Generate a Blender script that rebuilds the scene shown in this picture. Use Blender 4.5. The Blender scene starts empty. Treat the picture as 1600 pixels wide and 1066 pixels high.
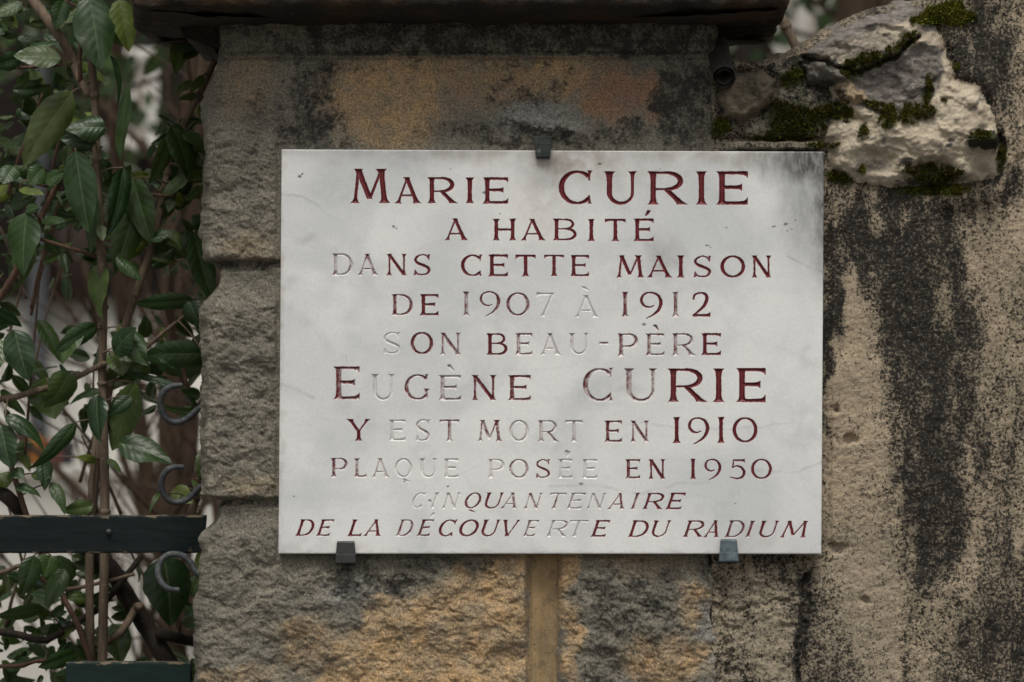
import bpy, math, random
import numpy as np
from mathutils import Vector
R = math.radians
C = bpy.context.scene.collection
sc = bpy.context.scene

# ---------------------------------------------------------------- camera, sky, sun, exposure
CAMZ = 1.55
cam = bpy.data.cameras.new('camera'); camo = bpy.data.objects.new('camera', cam); C.objects.link(camo)
camo.location = (0, -5, CAMZ); camo.rotation_euler = (R(90), 0, 0)
cam.sensor_width = 36; cam.lens = 112.5; cam.shift_y = (1.683 - CAMZ) / 1.6
cam.clip_start = 0.1; cam.clip_end = 1000
cam.dof.use_dof = True; cam.dof.focus_distance = 4.97; cam.dof.aperture_fstop = 3.6
sc.camera = camo
w = bpy.data.worlds.new('World'); sc.world = w; w.use_nodes = True
wn = w.node_tree.nodes; wl = w.node_tree.links
bg = wn['Background']; sky = wn.new('ShaderNodeTexSky'); sky.sky_type = 'NISHITA'; sky.sun_disc = False
SUN_EL, SUN_AZ = 63, -12            # degrees; azimuth measured from behind the camera, negative = to the left
sky.sun_elevation = R(SUN_EL); sky.sun_rotation = R(180 + SUN_AZ)
sky.air_density = 1.0; sky.dust_density = 4.0
hs = wn.new('ShaderNodeHueSaturation'); hs.inputs['Saturation'].default_value = 0.08    # a grey overcast sky
wl.new(sky.outputs[0], hs.inputs['Color']); wl.new(hs.outputs[0], bg.inputs[0]); bg.inputs[1].default_value = 0.11
sun = bpy.data.lights.new('sun', 'SUN'); sun.energy = 1.75; sun.angle = R(19); sun.color = (1, .96, .87)
suno = bpy.data.objects.new('sun', sun); C.objects.link(suno)
suno.rotation_euler = (R(90 - SUN_EL), 0, R(SUN_AZ)); suno.location = (0, -6, 9)
sc.view_settings.view_transform = 'Standard'; sc.view_settings.look = 'None'
sc.view_settings.exposure = 0.05; sc.view_settings.gamma = 1

# ---------------------------------------------------------------- measures: the photograph's pixels on the plane Y = 0 are millimetres
Z0 = 1.15
def PX(px): return (px - 800) / 1000.0
def PZ(py): return Z0 + (1066 - py) / 1000.0
def P(px, py, Y=0.0):
    k = (5 + Y) / 5.0
    return np.array([PX(px) * k, Y, CAMZ + (PZ(py) - CAMZ) * k])

# ---------------------------------------------------------------- noise in numpy
def _hash(ix, iy, seed):
    h = (ix.astype(np.int64) * 374761393 + iy.astype(np.int64) * 668265263 + seed * 974711) & 0x7fffffff
    h = ((h ^ (h >> 13)) * 1274126177) & 0x7fffffff
    return ((h ^ (h >> 16)) & 0xffff) / 65535.0
def perlin(x, y, seed=0):
    x = np.asarray(x, float); y = np.asarray(y, float)
    ix = np.floor(x); iy = np.floor(y); fx = x - ix; fy = y - iy
    u = fx * fx * fx * (fx * (fx * 6 - 15) + 10); v = fy * fy * fy * (fy * (fy * 6 - 15) + 10)
    def g(dx, dy):
        a = _hash(ix + dx, iy + dy, seed) * 2 * math.pi
        return np.cos(a) * (fx - dx) + np.sin(a) * (fy - dy)
    a = g(0, 0) * (1 - u) + g(1, 0) * u; b = g(0, 1) * (1 - u) + g(1, 1) * u
    return (a * (1 - v) + b * v) * 1.5
def fbm(x, y, s, octv=4, seed=0, sy=None, gain=.5):
    sy = sy or s; t = 0; a = 1; n = 0
    for o in range(octv):
        t = t + a * perlin(x / s * 2 ** o + 17.3 * o, y / sy * 2 ** o - 9.1 * o, seed + o * 31); n += a; a *= gain
    return t / n
def ridge(x, y, s, octv=3, seed=0, sy=None):
    sy = sy or s; t = 0; a = 1; n = 0
    for o in range(octv):
        t = t + a * (1 - 2 * np.abs(perlin(x / s * 2 ** o, y / sy * 2 ** o, seed + o * 13))); n += a; a *= .5
    return t / n
def sst(a, b, x):
    t = np.clip((x - a) / (b - a), 0, 1); return t * t * (3 - 2 * t)
def blob(X, Y, cx, cy, rx, ry, soft=.5, rot=0):
    c, s = math.cos(R(rot)), math.sin(R(rot))
    dx = X - cx; dy = Y - cy
    d = np.sqrt(((dx * c + dy * s) / rx) ** 2 + ((-dx * s + dy * c) / ry) ** 2)
    return 1 - sst(1 - soft, 1 + soft, d)
def blobs(X, Y, lst):
    m = np.zeros_like(X)
    for b in lst: m = np.maximum(m, b[0] * blob(X, Y, *b[1:]))
    return m
def polysdf(X, Y, poly):            # > 0 inside, in px
    poly = np.array(poly, float); n = len(poly); d = np.full(X.shape, 1e9); ins = np.zeros(X.shape, bool)
    for i in range(n):
        ax, ay = poly[i]; bx, by = poly[(i + 1) % n]
        ex, ey = bx - ax, by - ay
        t = np.clip(((X - ax) * ex + (Y - ay) * ey) / (ex * ex + ey * ey + 1e-9), 0, 1)
        d = np.minimum(d, np.hypot(X - ax - t * ex, Y - ay - t * ey))
        if ay != by:
            c = ((ay > Y) != (by > Y)) & (X < (bx - ax) * (Y - ay) / (by - ay) + ax); ins ^= c
    return np.where(ins, d, -d)
def linedist(X, Y, pts):
    d = np.full(X.shape, 1e9)
    for (ax, ay), (bx, by) in zip(pts[:-1], pts[1:]):
        ex, ey = bx - ax, by - ay
        t = np.clip(((X - ax) * ex + (Y - ay) * ey) / (ex * ex + ey * ey + 1e-9), 0, 1)
        d = np.minimum(d, np.hypot(X - ax - t * ex, Y - ay - t * ey))
    return d

# ---------------------------------------------------------------- object helpers
def link(o, parent=None):
    C.objects.link(o)
    if parent: o.parent = parent; o.matrix_parent_inverse = parent.matrix_world.inverted()
    return o
def tag(o, label=None, cat=None, group=None, kind=None):
    if label: o['label'] = label
    if cat: o['category'] = cat
    if group: o['group'] = group
    if kind: o['kind'] = kind
    return o
def empty(name, loc, label, cat, group=None):
    o = bpy.data.objects.new(name, None); o.location = Vector([float(v) for v in loc]); o.empty_display_size = .1
    C.objects.link(o); bpy.context.view_layer.update()
    return tag(o, label, cat, group)
def mesh_np(name, V, F, material, parent=None, attrs=None, smooth=True):
    V = np.asarray(V, np.float32).reshape(-1, 3); F = np.asarray(F, np.int32)
    if parent is not None: V = V - np.array(parent.location, np.float32)
    me = bpy.data.meshes.new(name); k = F.shape[1]
    me.vertices.add(len(V)); me.vertices.foreach_set('co', V.ravel())
    me.loops.add(F.size); me.loops.foreach_set('vertex_index', F.ravel())
    me.polygons.add(len(F)); me.polygons.foreach_set('loop_start', np.arange(0, F.size, k, dtype=np.int32))
    me.polygons.foreach_set('use_smooth', np.full(len(F), smooth))
    for an, av in (attrs or {}).items():
        a = me.attributes.new(an, 'FLOAT', 'POINT'); a.data.foreach_set('value', np.asarray(av, np.float32).ravel())
    me.update(calc_edges=True); me.validate()
    me.materials.append(material)
    o = bpy.data.objects.new(name, me); C.objects.link(o)
    if parent is not None: o.parent = parent
    return o
def grid_faces(n, m, closed=False):
    i = np.arange(n - 1)[:, None]; j = np.arange(m if closed else m - 1)[None, :]; j2 = (j + 1) % m
    return np.stack([i * m + j, i * m + j2, (i + 1) * m + j2, (i + 1) * m + j], -1).reshape(-1, 4)
def split_mesh(name, V, F, sel, material, parent, attrs):
    f = F[sel]; ids, inv = np.unique(f, return_inverse=True)
    return mesh_np(name, V.reshape(-1, 3)[ids], inv.reshape(f.shape), material, parent, {k: a.ravel()[ids] for k, a in attrs.items()})
class MB:                            # collects quads with per-vertex attributes for ONE mesh object
    def __init__(s, *an): s.V = []; s.F = []; s.n = 0; s.A = {a: [] for a in an}
    def add(s, V, F, **at):
        V = np.asarray(V, float).reshape(-1, 3); s.V.append(V); s.F.append(np.asarray(F) + s.n); s.n += len(V)
        for k in s.A: s.A[k].append(np.broadcast_to(np.asarray(at.get(k, 0.0), float), (len(V),)))
    def build(s, name, material, parent=None, smooth=True):
        return mesh_np(name, np.concatenate(s.V), np.concatenate(s.F), material, parent, {k: np.concatenate(v) for k, v in s.A.items()}, smooth)
def catmull(pts, n=8):
    p = np.array(pts, float); p = np.vstack([2 * p[0] - p[1], p, 2 * p[-1] - p[-2]]); out = []
    for i in range(1, len(p) - 2):
        for t in np.linspace(0, 1, n, endpoint=False):
            out.append(.5 * (2 * p[i] + (p[i + 1] - p[i - 1]) * t + (2 * p[i - 1] - 5 * p[i] + 4 * p[i + 1] - p[i + 2]) * t * t + (3 * p[i] - p[i - 1] - 3 * p[i + 1] + p[i + 2]) * t ** 3))
    out.append(p[-2]); return np.array(out)
def tube(mb, pts, rad, sides=10, seed=0, rough=0.0, smooth=8, cap=True, **at):
    pts = np.array(pts, float); rad = np.broadcast_to(np.array(rad, float), (len(pts),))
    q = catmull(np.column_stack([pts, rad]), smooth) if smooth else np.column_stack([pts, rad])
    c, r = q[:, :3], q[:, 3]; T = np.gradient(c, axis=0); T /= np.linalg.norm(T, axis=1)[:, None] + 1e-9
    up = np.array([0.13, -1, .07]); n = up - T[0] * up.dot(T[0]); n /= np.linalg.norm(n); N = []
    for t in T:
        n = n - t * n.dot(t); n = n / (np.linalg.norm(n) + 1e-9); N.append(n)
    N = np.array(N); B = np.cross(T, N); a = np.linspace(0, 2 * math.pi, sides, endpoint=False)
    rr = r[:, None] * np.ones(sides)
    if rough:
        ii, jj = np.meshgrid(np.arange(len(c)), np.arange(sides), indexing='ij')
        rr = rr * (1 + rough * perlin(ii / 3.0, np.cos(2 * math.pi * jj / sides) * 1.3 + seed * 3.1, seed) + rough * .6 * perlin(ii / 9.0, jj * 0 + seed * 1.7, seed + 5))
    V = c[:, None, :] + rr[..., None] * (np.cos(a)[None, :, None] * N[:, None, :] + np.sin(a)[None, :, None] * B[:, None, :])
    F = grid_faces(len(c), sides, True); V = V.reshape(-1, 3)
    if cap:
        k = len(V); V = np.vstack([V, c[0] - T[0] * r[0] * .15, c[-1] + T[-1] * r[-1] * .3]); e = (len(c) - 1) * sides
        j = np.arange(0, sides, 2)
        F = np.vstack([F, np.stack([j * 0 + k, (j + 2) % sides, j + 1, j], -1), np.stack([j * 0 + k + 1, e + j, e + j + 1, e + (j + 2) % sides], -1)])
    mb.add(V, F, **at)
def box(mb, x0, x1, y0, y1, z0, z1, bev=.002, **at):      # a bevelled box: three nested rings per end
    def ring(y, b): return [(x0 + b, y, z0 + b), (x1 - b, y, z0 + b), (x1 - b, y, z1 - b), (x0 + b, y, z1 - b)]
    # chamfered along every edge by building 24 corner vertices
    V = []; idx = {}
    for sx in (0, 1):
        for sy in (0, 1):
            for sz in (0, 1):
                for ax in range(3):
                    p = [x1 if sx else x0, y1 if sy else y0, z1 if sz else z0]
                    for a in range(3):
                        if a != ax: p[a] += (-bev if (sx, sy, sz)[a] else bev)
                    idx[(sx, sy, sz, ax)] = len(V); V.append(p)
    F = []
    for ax in range(3):
        o = [a for a in range(3) if a != ax]
        for s in (0, 1):
            q = []
            for (u, v) in ((0, 0), (1, 0), (1, 1), (0, 1)):
                k = [0, 0, 0]; k[ax] = s; k[o[0]] = u; k[o[1]] = v; q.append(idx[(*k, ax)])
            F.append(q)
        for u in (0, 1):
            for v in (0, 1):
                k0 = [0, 0, 0]; k1 = [0, 0, 0]; k1[ax] = 1
                for k in (k0, k1): k[o[0]] = u; k[o[1]] = v
                F.append([idx[(*k0, o[0])], idx[(*k1, o[0])], idx[(*k1, o[1])], idx[(*k0, o[1])]])
    for sx in (0, 1):
        for sy in (0, 1):
            for sz in (0, 1):
                a, b, c = (idx[(sx, sy, sz, q)] for q in range(3)); F.append([a, b, c, c])
    V = np.array(V); ctr = V.mean(0); G = []
    for f in F:                                             # consistent outward winding
        p = V[list(dict.fromkeys(f))]; nrm = np.cross(p[1] - p[0], p[2] - p[0])
        G.append(f if nrm.dot(p.mean(0) - ctr) > 0 else [f[0], f[3], f[2], f[1]] if f[2] != f[3] else [f[1], f[0], f[2], f[2]])
    q4 = [g for g in G if g[2] != g[3]]; q3 = [g for g in G if g[2] == g[3]]
    for g in q3:                                            # corner triangles as thin quads
        V = np.vstack([V, (V[g[0]] + V[g[1]]) / 2]); q4.append([g[0], len(V) - 1, g[1], g[2]])
    mb.add(V, np.array(q4), **at)

# ---------------------------------------------------------------- node helper
class M:
    def __init__(s, name, rough=.85, spec=.3):
        s.m = bpy.data.materials.new(name); s.m.use_nodes = True; s.t = s.m.node_tree; s.b = s.t.nodes['Principled BSDF']
        s.b.inputs['Roughness'].default_value = rough; s.b.inputs['Specular IOR Level'].default_value = spec
        s.co = s.t.nodes.new('ShaderNodeTexCoord').outputs['Object']
    def set(s, sock, v):
        if hasattr(v, 'is_linked') or hasattr(v, 'links'): s.t.links.new(v, sock)
        elif isinstance(v, (tuple, list)): sock.default_value = (*v, 1) if len(v) == 3 and len(sock.default_value) == 4 else v
        else: sock.default_value = v
    def attr(s, n):
        a = s.t.nodes.new('ShaderNodeAttribute'); a.attribute_name = n; return a.outputs['Fac']
    def noise(s, scale, detail=4, rough=.55, stretch=None, dist=0.0):
        n = s.t.nodes.new('ShaderNodeTexNoise'); n.inputs['Scale'].default_value = scale; n.inputs['Detail'].default_value = detail
        n.inputs['Roughness'].default_value = rough; n.inputs['Distortion'].default_value = dist; co = s.co
        if stretch:
            mp = s.t.nodes.new('ShaderNodeMapping'); mp.inputs['Scale'].default_value = stretch; s.t.links.new(co, mp.inputs[0]); co = mp.outputs[0]
        s.t.links.new(co, n.inputs['Vector']); return n.outputs['Fac']
    def voro(s, scale, feature='F1'):
        n = s.t.nodes.new('ShaderNodeTexVoronoi'); n.inputs['Scale'].default_value = scale; n.feature = feature
        s.t.links.new(s.co, n.inputs['Vector']); return n.outputs['Distance']
    def math(s, op, a, b=0.0, c=0.0, clamp=False):
        n = s.t.nodes.new('ShaderNodeMath'); n.operation = op; n.use_clamp = clamp
        for i, v in enumerate((a, b, c)): s.set(n.inputs[i], v)
        return n.outputs[0]
    def rng(s, v, a, b, lo=0.0, hi=1.0):
        n = s.t.nodes.new('ShaderNodeMapRange'); n.interpolation_type = 'SMOOTHSTEP'
        for i, q in enumerate((v, a, b, lo, hi)): s.set(n.inputs[i], q)
        return n.outputs[0]
    def mix(s, f, a, b, blend='MIX'):
        n = s.t.nodes.new('ShaderNodeMix'); n.data_type = 'RGBA'; n.blend_type = blend
        s.set(n.inputs[0], f); s.set(n.inputs[6], a); s.set(n.inputs[7], b); return n.outputs[2]
    def mul(s, col, v):              # colour times a scalar
        n = s.t.nodes.new('ShaderNodeVectorMath'); n.operation = 'SCALE'; s.set(n.inputs[0], col); s.set(n.inputs['Scale'], v); return n.outputs[0]
    def bump(s, h, strength=.5, dist=.002, prev=None):
        n = s.t.nodes.new('ShaderNodeBump'); n.inputs['Strength'].default_value = strength; n.inputs['Distance'].default_value = dist
        s.t.links.new(h, n.inputs['Height'])
        if prev is not None: s.t.links.new(prev, n.inputs['Normal'])
        return n.outputs[0]
    def out(s, col, normal=None, rough=None):
        s.set(s.b.inputs['Base Color'], col)
        if normal is not None: s.t.links.new(normal, s.b.inputs['Normal'])
        if rough is not None: s.set(s.b.inputs['Roughness'], rough)
        return s.m
def simple(name, col, col2=None, scale=20, rough=.8, bump=.2, spec=.3):
    m = M(name, rough, spec); n = m.noise(scale, 5)
    return m.out(m.mix(m.rng(n, .35, .65), col, col2 or tuple(c * .7 for c in col)), m.bump(m.noise(scale * 8), bump, .002))

def mat_marble():
    m = M('marble', .42, .4)
    big = m.noise(5, 4, .5, None, .8); v = m.noise(5, 5, .55, (1, 1, 1.7), .5)
    col = m.mix(m.rng(big, .38, .66), (.80, .795, .775), (.64, .65, .65))
    vein = m.rng(m.math('ABSOLUTE', m.math('SUBTRACT', v, .5)), .0, .035, 1, 0)
    col = m.mix(m.math('MULTIPLY', vein, .07), col, (.36, .37, .39))
    col = m.mix(m.math('MULTIPLY', m.attr('vein'), m.rng(m.noise(60), .25, .7)), col, (.36, .365, .38))
    fine = m.noise(260, 3); col = m.mul(col, m.rng(fine, .2, .8, .94, 1.04))
    col = m.mix(m.math('MULTIPLY', m.attr('brown'), m.rng(m.noise(45), .2, .75)), col, (.30, .22, .14))
    st = m.math('MULTIPLY', m.attr('soot'), m.rng(m.noise(70, 6, .7, (1.6, 1, .6)), .25, .7, .6, 1.1), clamp=True)
    col = m.mix(st, col, (.075, .072, .06))
    col = m.mix(m.attr('speck'), col, (.05, .05, .045))
    p = m.rng(m.math('ADD', m.attr('paint'), m.math('MULTIPLY', m.math('SUBTRACT', m.noise(330, 4, .7), .5), 1.2)), .26, .74)
    p = m.math('MULTIPLY', p, m.rng(m.attr('paint'), .02, .12))
    tint = m.math('MULTIPLY', m.attr('tint'), .42)
    col = m.mix(tint, col, (.30, .15, .145))
    red = m.mix(m.rng(m.noise(120), .3, .7), (.175, .026, .03), (.12, .016, .021))
    col = m.mix(p, col, red)
    return m.out(col, m.bump(m.noise(400, 3), .06, .001))
def mat_stone():
    m = M('weathered_stone', .92, .2)
    n1 = m.noise(14, 6, .65); n2 = m.noise(90, 5, .65); n3 = m.noise(330, 4, .7)
    col = m.mix(m.rng(n1, .3, .7), (.222, .203, .16), (.15, .139, .112))
    och = m.math('MULTIPLY', m.attr('ochre'), m.rng(n2, .22, .62, .55, 1.15), clamp=True)
    warm = m.mix(m.rng(m.noise(30, 4), .35, .65), (.48, .315, .16), (.38, .275, .165))
    warm = m.mix(m.attr('red'), warm, (.29, .17, .11))
    col = m.mix(och, col, warm)
    col = m.mix(m.math('MULTIPLY', m.attr('grey'), m.rng(n2, .3, .6, .5, 1)), col, (.27, .265, .24))
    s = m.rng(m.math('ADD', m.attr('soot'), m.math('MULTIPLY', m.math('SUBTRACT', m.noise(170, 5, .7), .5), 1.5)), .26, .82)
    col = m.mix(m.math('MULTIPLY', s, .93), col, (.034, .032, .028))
    col = m.mul(col, m.rng(n3, .3, .7, .5, 1.42))
    fl = m.rng(m.voro(95), .0, .13, 1, 0); fl = m.math('MULTIPLY', fl, m.rng(m.noise(17), .55, .7))
    col = m.mix(m.math('MULTIPLY', fl, .5), col, (.42, .36, .26))
    nr = m.bump(n2, .7, .004); nr = m.bump(m.noise(230, 5, .7, (1, 1, 1.5)), .75, .0022, nr)
    return m.out(col, nr)
def mat_smooth_ochre():
    m = M('pointing_mortar', .85, .25)
    n = m.noise(22, 6, .65, (1, 1, .5)); col = m.mix(m.rng(n, .35, .65), (.36, .25, .125), (.23, .165, .095)); col = m.mix(m.math('MULTIPLY', m.rng(m.noise(48, 5, .7), .52, .66), .5), col, (.13, .10, .07))
    sc_ = m.rng(m.noise(130, 4, .65, (1, 1, .6)), .62, .7); col = m.mix(m.math('MULTIPLY', sc_, .8), col, (.08, .055, .035))
    col = m.mix(m.math('MULTIPLY', m.attr('soot'), .8), col, (.06, .05, .04))
    col = m.mul(col, m.rng(m.noise(420), .3, .7, .85, 1.12))
    return m.out(col, m.bump(m.noise(160, 5, .7), .6, .0018))
def mat_plaster():
    m = M('stained_plaster', .93, .15)
    n1 = m.noise(12, 4); n2 = m.noise(150, 5, .7); n3 = m.noise(420, 4, .7); sa = m.attr('soot')
    col = m.mix(m.rng(n1, .3, .7), (.475, .38, .27), (.37, .305, .215))
    col = m.mix(m.math('MULTIPLY', m.attr('grey'), .85), col, (.27, .24, .185))
    col = m.mul(col, m.rng(n3, .3, .7, .72, 1.18))
    col = m.mix(m.math('MULTIPLY', m.rng(sa, .25, .95), .78), col, (.085, .078, .066))        # the general grime under the speckle
    g = m.math('ADD', m.math('MULTIPLY', m.math('SUBTRACT', m.noise(215, 4, .8), .5), 4.2), m.math('MULTIPLY', m.math('SUBTRACT', m.noise(90, 5, .75, (1, 1, .8)), .5), 1.9))
    s = m.rng(m.math('ADD', sa, g), .26, .80)
    soot = m.mix(m.rng(n2, .3, .7), (.015, .0145, .013), (.032, .030, .026))
    col = m.mix(m.math('MULTIPLY', s, .96), col, soot)
    col = m.mix(m.math('MULTIPLY', m.attr('mossy'), m.rng(n2, .3, .55)), col, (.05, .055, .018))
    nr = m.bump(n2, .75, .0035); nr = m.bump(n3, .8, .002, nr)
    return m.out(col, nr)
def mat_limestone():
    m = M('limestone', .9, .2)
    n1 = m.noise(22, 5); n2 = m.noise(140, 5, .65)
    col = m.mix(m.rng(n1, .3, .7), (.54, .465, .355), (.43, .36, .27))
    wz = m.mix(m.rng(m.noise(70, 5, .7, (1, 1, 2)), .35, .6), (.25, .22, .195), (.13, .118, .105))
    wz = m.mix(m.rng(n2, .6, .72), wz, (.40, .36, .31))
    col = m.mix(m.rng(m.math('ADD', m.attr('weather'), m.math('MULTIPLY', m.math('SUBTRACT', n2, .5), .6)), .3, .7), col, wz)
    s = m.rng(m.math('ADD', m.attr('soot'), m.math('MULTIPLY', m.math('SUBTRACT', n2, .5), .9)), .35, .75)
    col = m.mix(m.math('MULTIPLY', s, .93), col, (.036, .033, .03))
    col = m.mix(m.math('MULTIPLY', m.attr('mossy'), m.rng(n2, .3, .6, .4, 1)), col, (.05, .046, .018))
    col = m.mul(col, m.rng(m.noise(400, 4, .7), .3, .7, .8, 1.13))
    nr = m.bump(n2, .5, .004); nr = m.bump(m.noise(330, 4, .7), .5, .0018, nr)
    return m.out(col, nr)
def mat_rubble(name, a, b):
    m = M(name, .92, .2); n2 = m.noise(120, 5, .7)
    col = m.mix(m.rng(m.noise(35, 5), .3, .7), a, b)
    col = m.mix(m.math('MULTIPLY', m.rng(m.math('ADD', m.attr('soot'), m.math('MULTIPLY', m.math('SUBTRACT', n2, .5), .8)), .35, .8), .9), col, (.034, .032, .028))
    col = m.mix(m.math('MULTIPLY', m.attr('mossy'), m.rng(n2, .3, .6, .4, 1)), col, (.045, .045, .016))
    col = m.mul(col, m.rng(m.noise(380, 4, .7), .3, .7, .7, 1.2))
    return m.out(col, m.bump(m.noise(300, 4, .7), .6, .002, m.bump(n2, .6, .004)))
def mat_cap():
    m = M('cap_stone', .9, .2); n2 = m.noise(80, 5, .65)
    col = m.mix(m.rng(m.noise(10, 5, .6, (1, 1, 2)), .42, .68), (.026, .023, .019), (.055, .034, .02))
    col = m.mix(m.rng(n2, .58, .74), col, (.10, .085, .07))
    col = m.mul(col, m.rng(m.noise(330, 4, .7), .3, .7, .6, 1.25))
    return m.out(col, m.bump(n2, .8, .004))
def mat_metal(name, a, b, rough=.5, metallic=.6, pat=None):
    m = M(name, rough, .5); m.b.inputs['Metallic'].default_value = metallic
    n = m.noise(110, 5, .65); col = m.mix(m.rng(n, .35, .65), a, b)
    if pat: col = m.mix(m.rng(m.noise(75, 4, .6), .58, .68), col, pat)
    return m.out(col, m.bump(m.noise(300), .3, .001), m.rng(n, .3, .7, rough, rough + .2))
def mat_green_paint(name, a, b):
    m = M(name, .6, .22)
    n = m.noise(26, 4, .6, (.5, 1, 2)); col = m.mix(m.rng(n, .35, .65), a, b)
    ch = m.rng(m.math('ADD', m.math('MULTIPLY', m.attr('edge'), .2), m.noise(55, 5, .7, (.55, 1, 2.2))), .70, .74)
    col = m.mix(m.math('MULTIPLY', ch, .85), col, (.17, .13, .085))
    return m.out(col, m.bump(m.noise(90, 4, .6, (.3, 1, 2)), .25, .0015), m.rng(n, .3, .7, .5, .7))
def mat_leaf():
    m = M('leaf', .45, .4)
    lu, lv, rn, un = m.attr('lu'), m.attr('lv'), m.attr('rnd'), m.attr('under')
    top = m.mix(rn, (.010, .030, .010), (.042, .082, .014))
    top = m.mix(m.rng(rn, .74, 1.0), top, (.12, .15, .018))
    und = m.mix(rn, (.05, .075, .024), (.10, .125, .04))
    col = m.mix(un, top, und)
    col = m.mul(col, m.rng(m.noise(45, 4), .3, .7, .78, 1.22))
    au = m.math('ABSOLUTE', lu)
    mid = m.rng(au, .02, .075, 1, 0)
    side = m.math('SINE', m.math('MULTIPLY', m.math('SUBTRACT', lv, m.math('MULTIPLY', au, .22)), 46))
    sv = m.math('MULTIPLY', m.rng(side, .86, 1.0), m.rng(au, .75, .95, 1, 0))
    col = m.mix(m.math('ADD', m.math('MULTIPLY', mid, .55), m.math('MULTIPLY', sv, .05), clamp=True), col, (.10, .14, .06))
    col = m.mix(m.rng(m.noise(60, 4, .6), .70, .76), col, (.09, .065, .02))
    h = m.math('SUBTRACT', m.math('MULTIPLY', m.math('SINE', m.math('MULTIPLY', m.math('SUBTRACT', lv, m.math('MULTIPLY', au, .22)), 46)), .4), mid)
    m.b.inputs['Transmission Weight'].default_value = 0
    nrm = m.bump(h, .22, .0015, m.bump(m.noise(90, 3), .25, .002))
    o = m.out(col, nrm, m.rng(m.noise(30), .3, .7, .30, .48))
    tr = m.t.nodes.new('ShaderNodeBsdfTranslucent'); ad = m.t.nodes.new('ShaderNodeMixShader'); ad.inputs[0].default_value = .16
    tc = m.mix(.5, col, (.07, .12, .012)); m.t.links.new(tc, tr.inputs[0])
    mo = [n for n in m.t.nodes if n.type == 'OUTPUT_MATERIAL'][0]
    m.t.links.new(m.b.outputs[0], ad.inputs[1]); m.t.links.new(tr.outputs[0], ad.inputs[2]); m.t.links.new(ad.outputs[0], mo.inputs[0])
    return o
def mat_bark(name, a, b):
    m = M(name, .8, .25); n = m.noise(40, 5, .65, (2.5, 2.5, .4))
    col = m.mix(m.rng(n, .35, .65), a, b); col = m.mix(m.rng(m.noise(160, 3), .62, .72), col, tuple(c * 1.6 for c in a))
    return m.out(col, m.bump(m.noise(150, 4, .6, (2, 2, .5)), .5, .0015))
def mat_moss():
    m = M('moss', .95, .1); r = m.attr('rnd'); b = m.attr('bright'); tp = m.attr('tip')
    dk = m.mix(r, (.026, .027, .007), (.075, .075, .012)); br = m.mix(r, (.09, .11, .014), (.20, .20, .03))
    col = m.mix(b, dk, br); col = m.mix(m.rng(r, .86, .95), col, (.085, .042, .016))
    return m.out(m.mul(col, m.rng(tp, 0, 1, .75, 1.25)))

MARBLE, STONE, MORTAR, PLASTER, LIME = mat_marble(), mat_stone(), mat_smooth_ochre(), mat_plaster(), mat_limestone()
LEAF, MOSS, CAPM = mat_leaf(), mat_moss(), mat_cap()
BARK = mat_bark('branch_bark', (.165, .122, .085), (.10, .072, .05)); BARKR = mat_bark('reddish_twig_bark', (.12, .07, .045), (.07, .04, .028))
BARKD = mat_bark('dark_bark', (.030, .022, .016), (.017, .013, .010)); BARKB = mat_bark('brown_bush_bark', (.060, .036, .022), (.030, .019, .012))

# ================================================================ the ground
def sheet(name, x0, x1, y0, y1, z, m):
    V = [(x0, y0, z), (x1, y0, z), (x1, y1, z), (x0, y1, z)]
    return tag(mesh_np(name, V, [[0, 1, 2, 3]], m, None, None, False), kind='structure')
sheet('ground', -300, 300, -300, 300, -.004, simple('earth', (.20, .165, .12), (.12, .10, .07), 6))
sheet('pavement', -40, 40, -7, 0.02, 0, simple('asphalt_pavement', (.11, .11, .105), (.07, .07, .068), 30, .9, .4))
sheet('courtyard', -9, 9, .6, 9, 0, simple('pale_gravel', (.50, .48, .43), (.38, .36, .32), 60, .9, .5))

# ================================================================ gate pillar
pillar = empty('gate_pillar', (.0, .2, 0), 'rough stone gate pillar with soot and ochre patches under a dark overhanging coping', 'pillar')
XL, XR, PD = 338., 1122., .36
def pillar_left(py):                 # left edge of the front face, in px
    return 340 - 14 * sst(85, 140, py) * (1 - sst(404, 410, py)) - 17 * sst(432, 486, py) * (1 - sst(774, 782, py)) - 19 * sst(800, 850, py) - 8 * sst(900, 1000, py)
rows = np.concatenate([np.linspace(35, 1100, 560), np.linspace(1110, 2216, 60)])
crn = 20.0                           # rounding of the vertical edges in px
us_left = np.linspace(-PD * 1000, -crn, 70); us_front = np.arange(0, 1.0001, 1 / 402.0)
colsn = len(us_left) * 2 + len(us_front)
RY, _ = np.meshgrid(rows, np.arange(colsn), indexing='ij')
PXg = np.zeros_like(RY); PYg = np.zeros_like(RY); NX = np.zeros_like(RY); NY = np.zeros_like(RY)
xl = pillar_left(rows)
a = len(us_left); b = a + len(us_front)
PXg[:, :a] = xl[:, None]; PYg[:, :a] = -us_left[None, :]; NX[:, :a] = -1
PXg[:, a:b] = xl[:, None] + (XR - xl)[:, None] * us_front[None, :]; NY[:, a:b] = -1
PXg[:, b:] = XR; PYg[:, b:] = -us_left[::-1][None, :]; NX[:, b:] = 1
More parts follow.
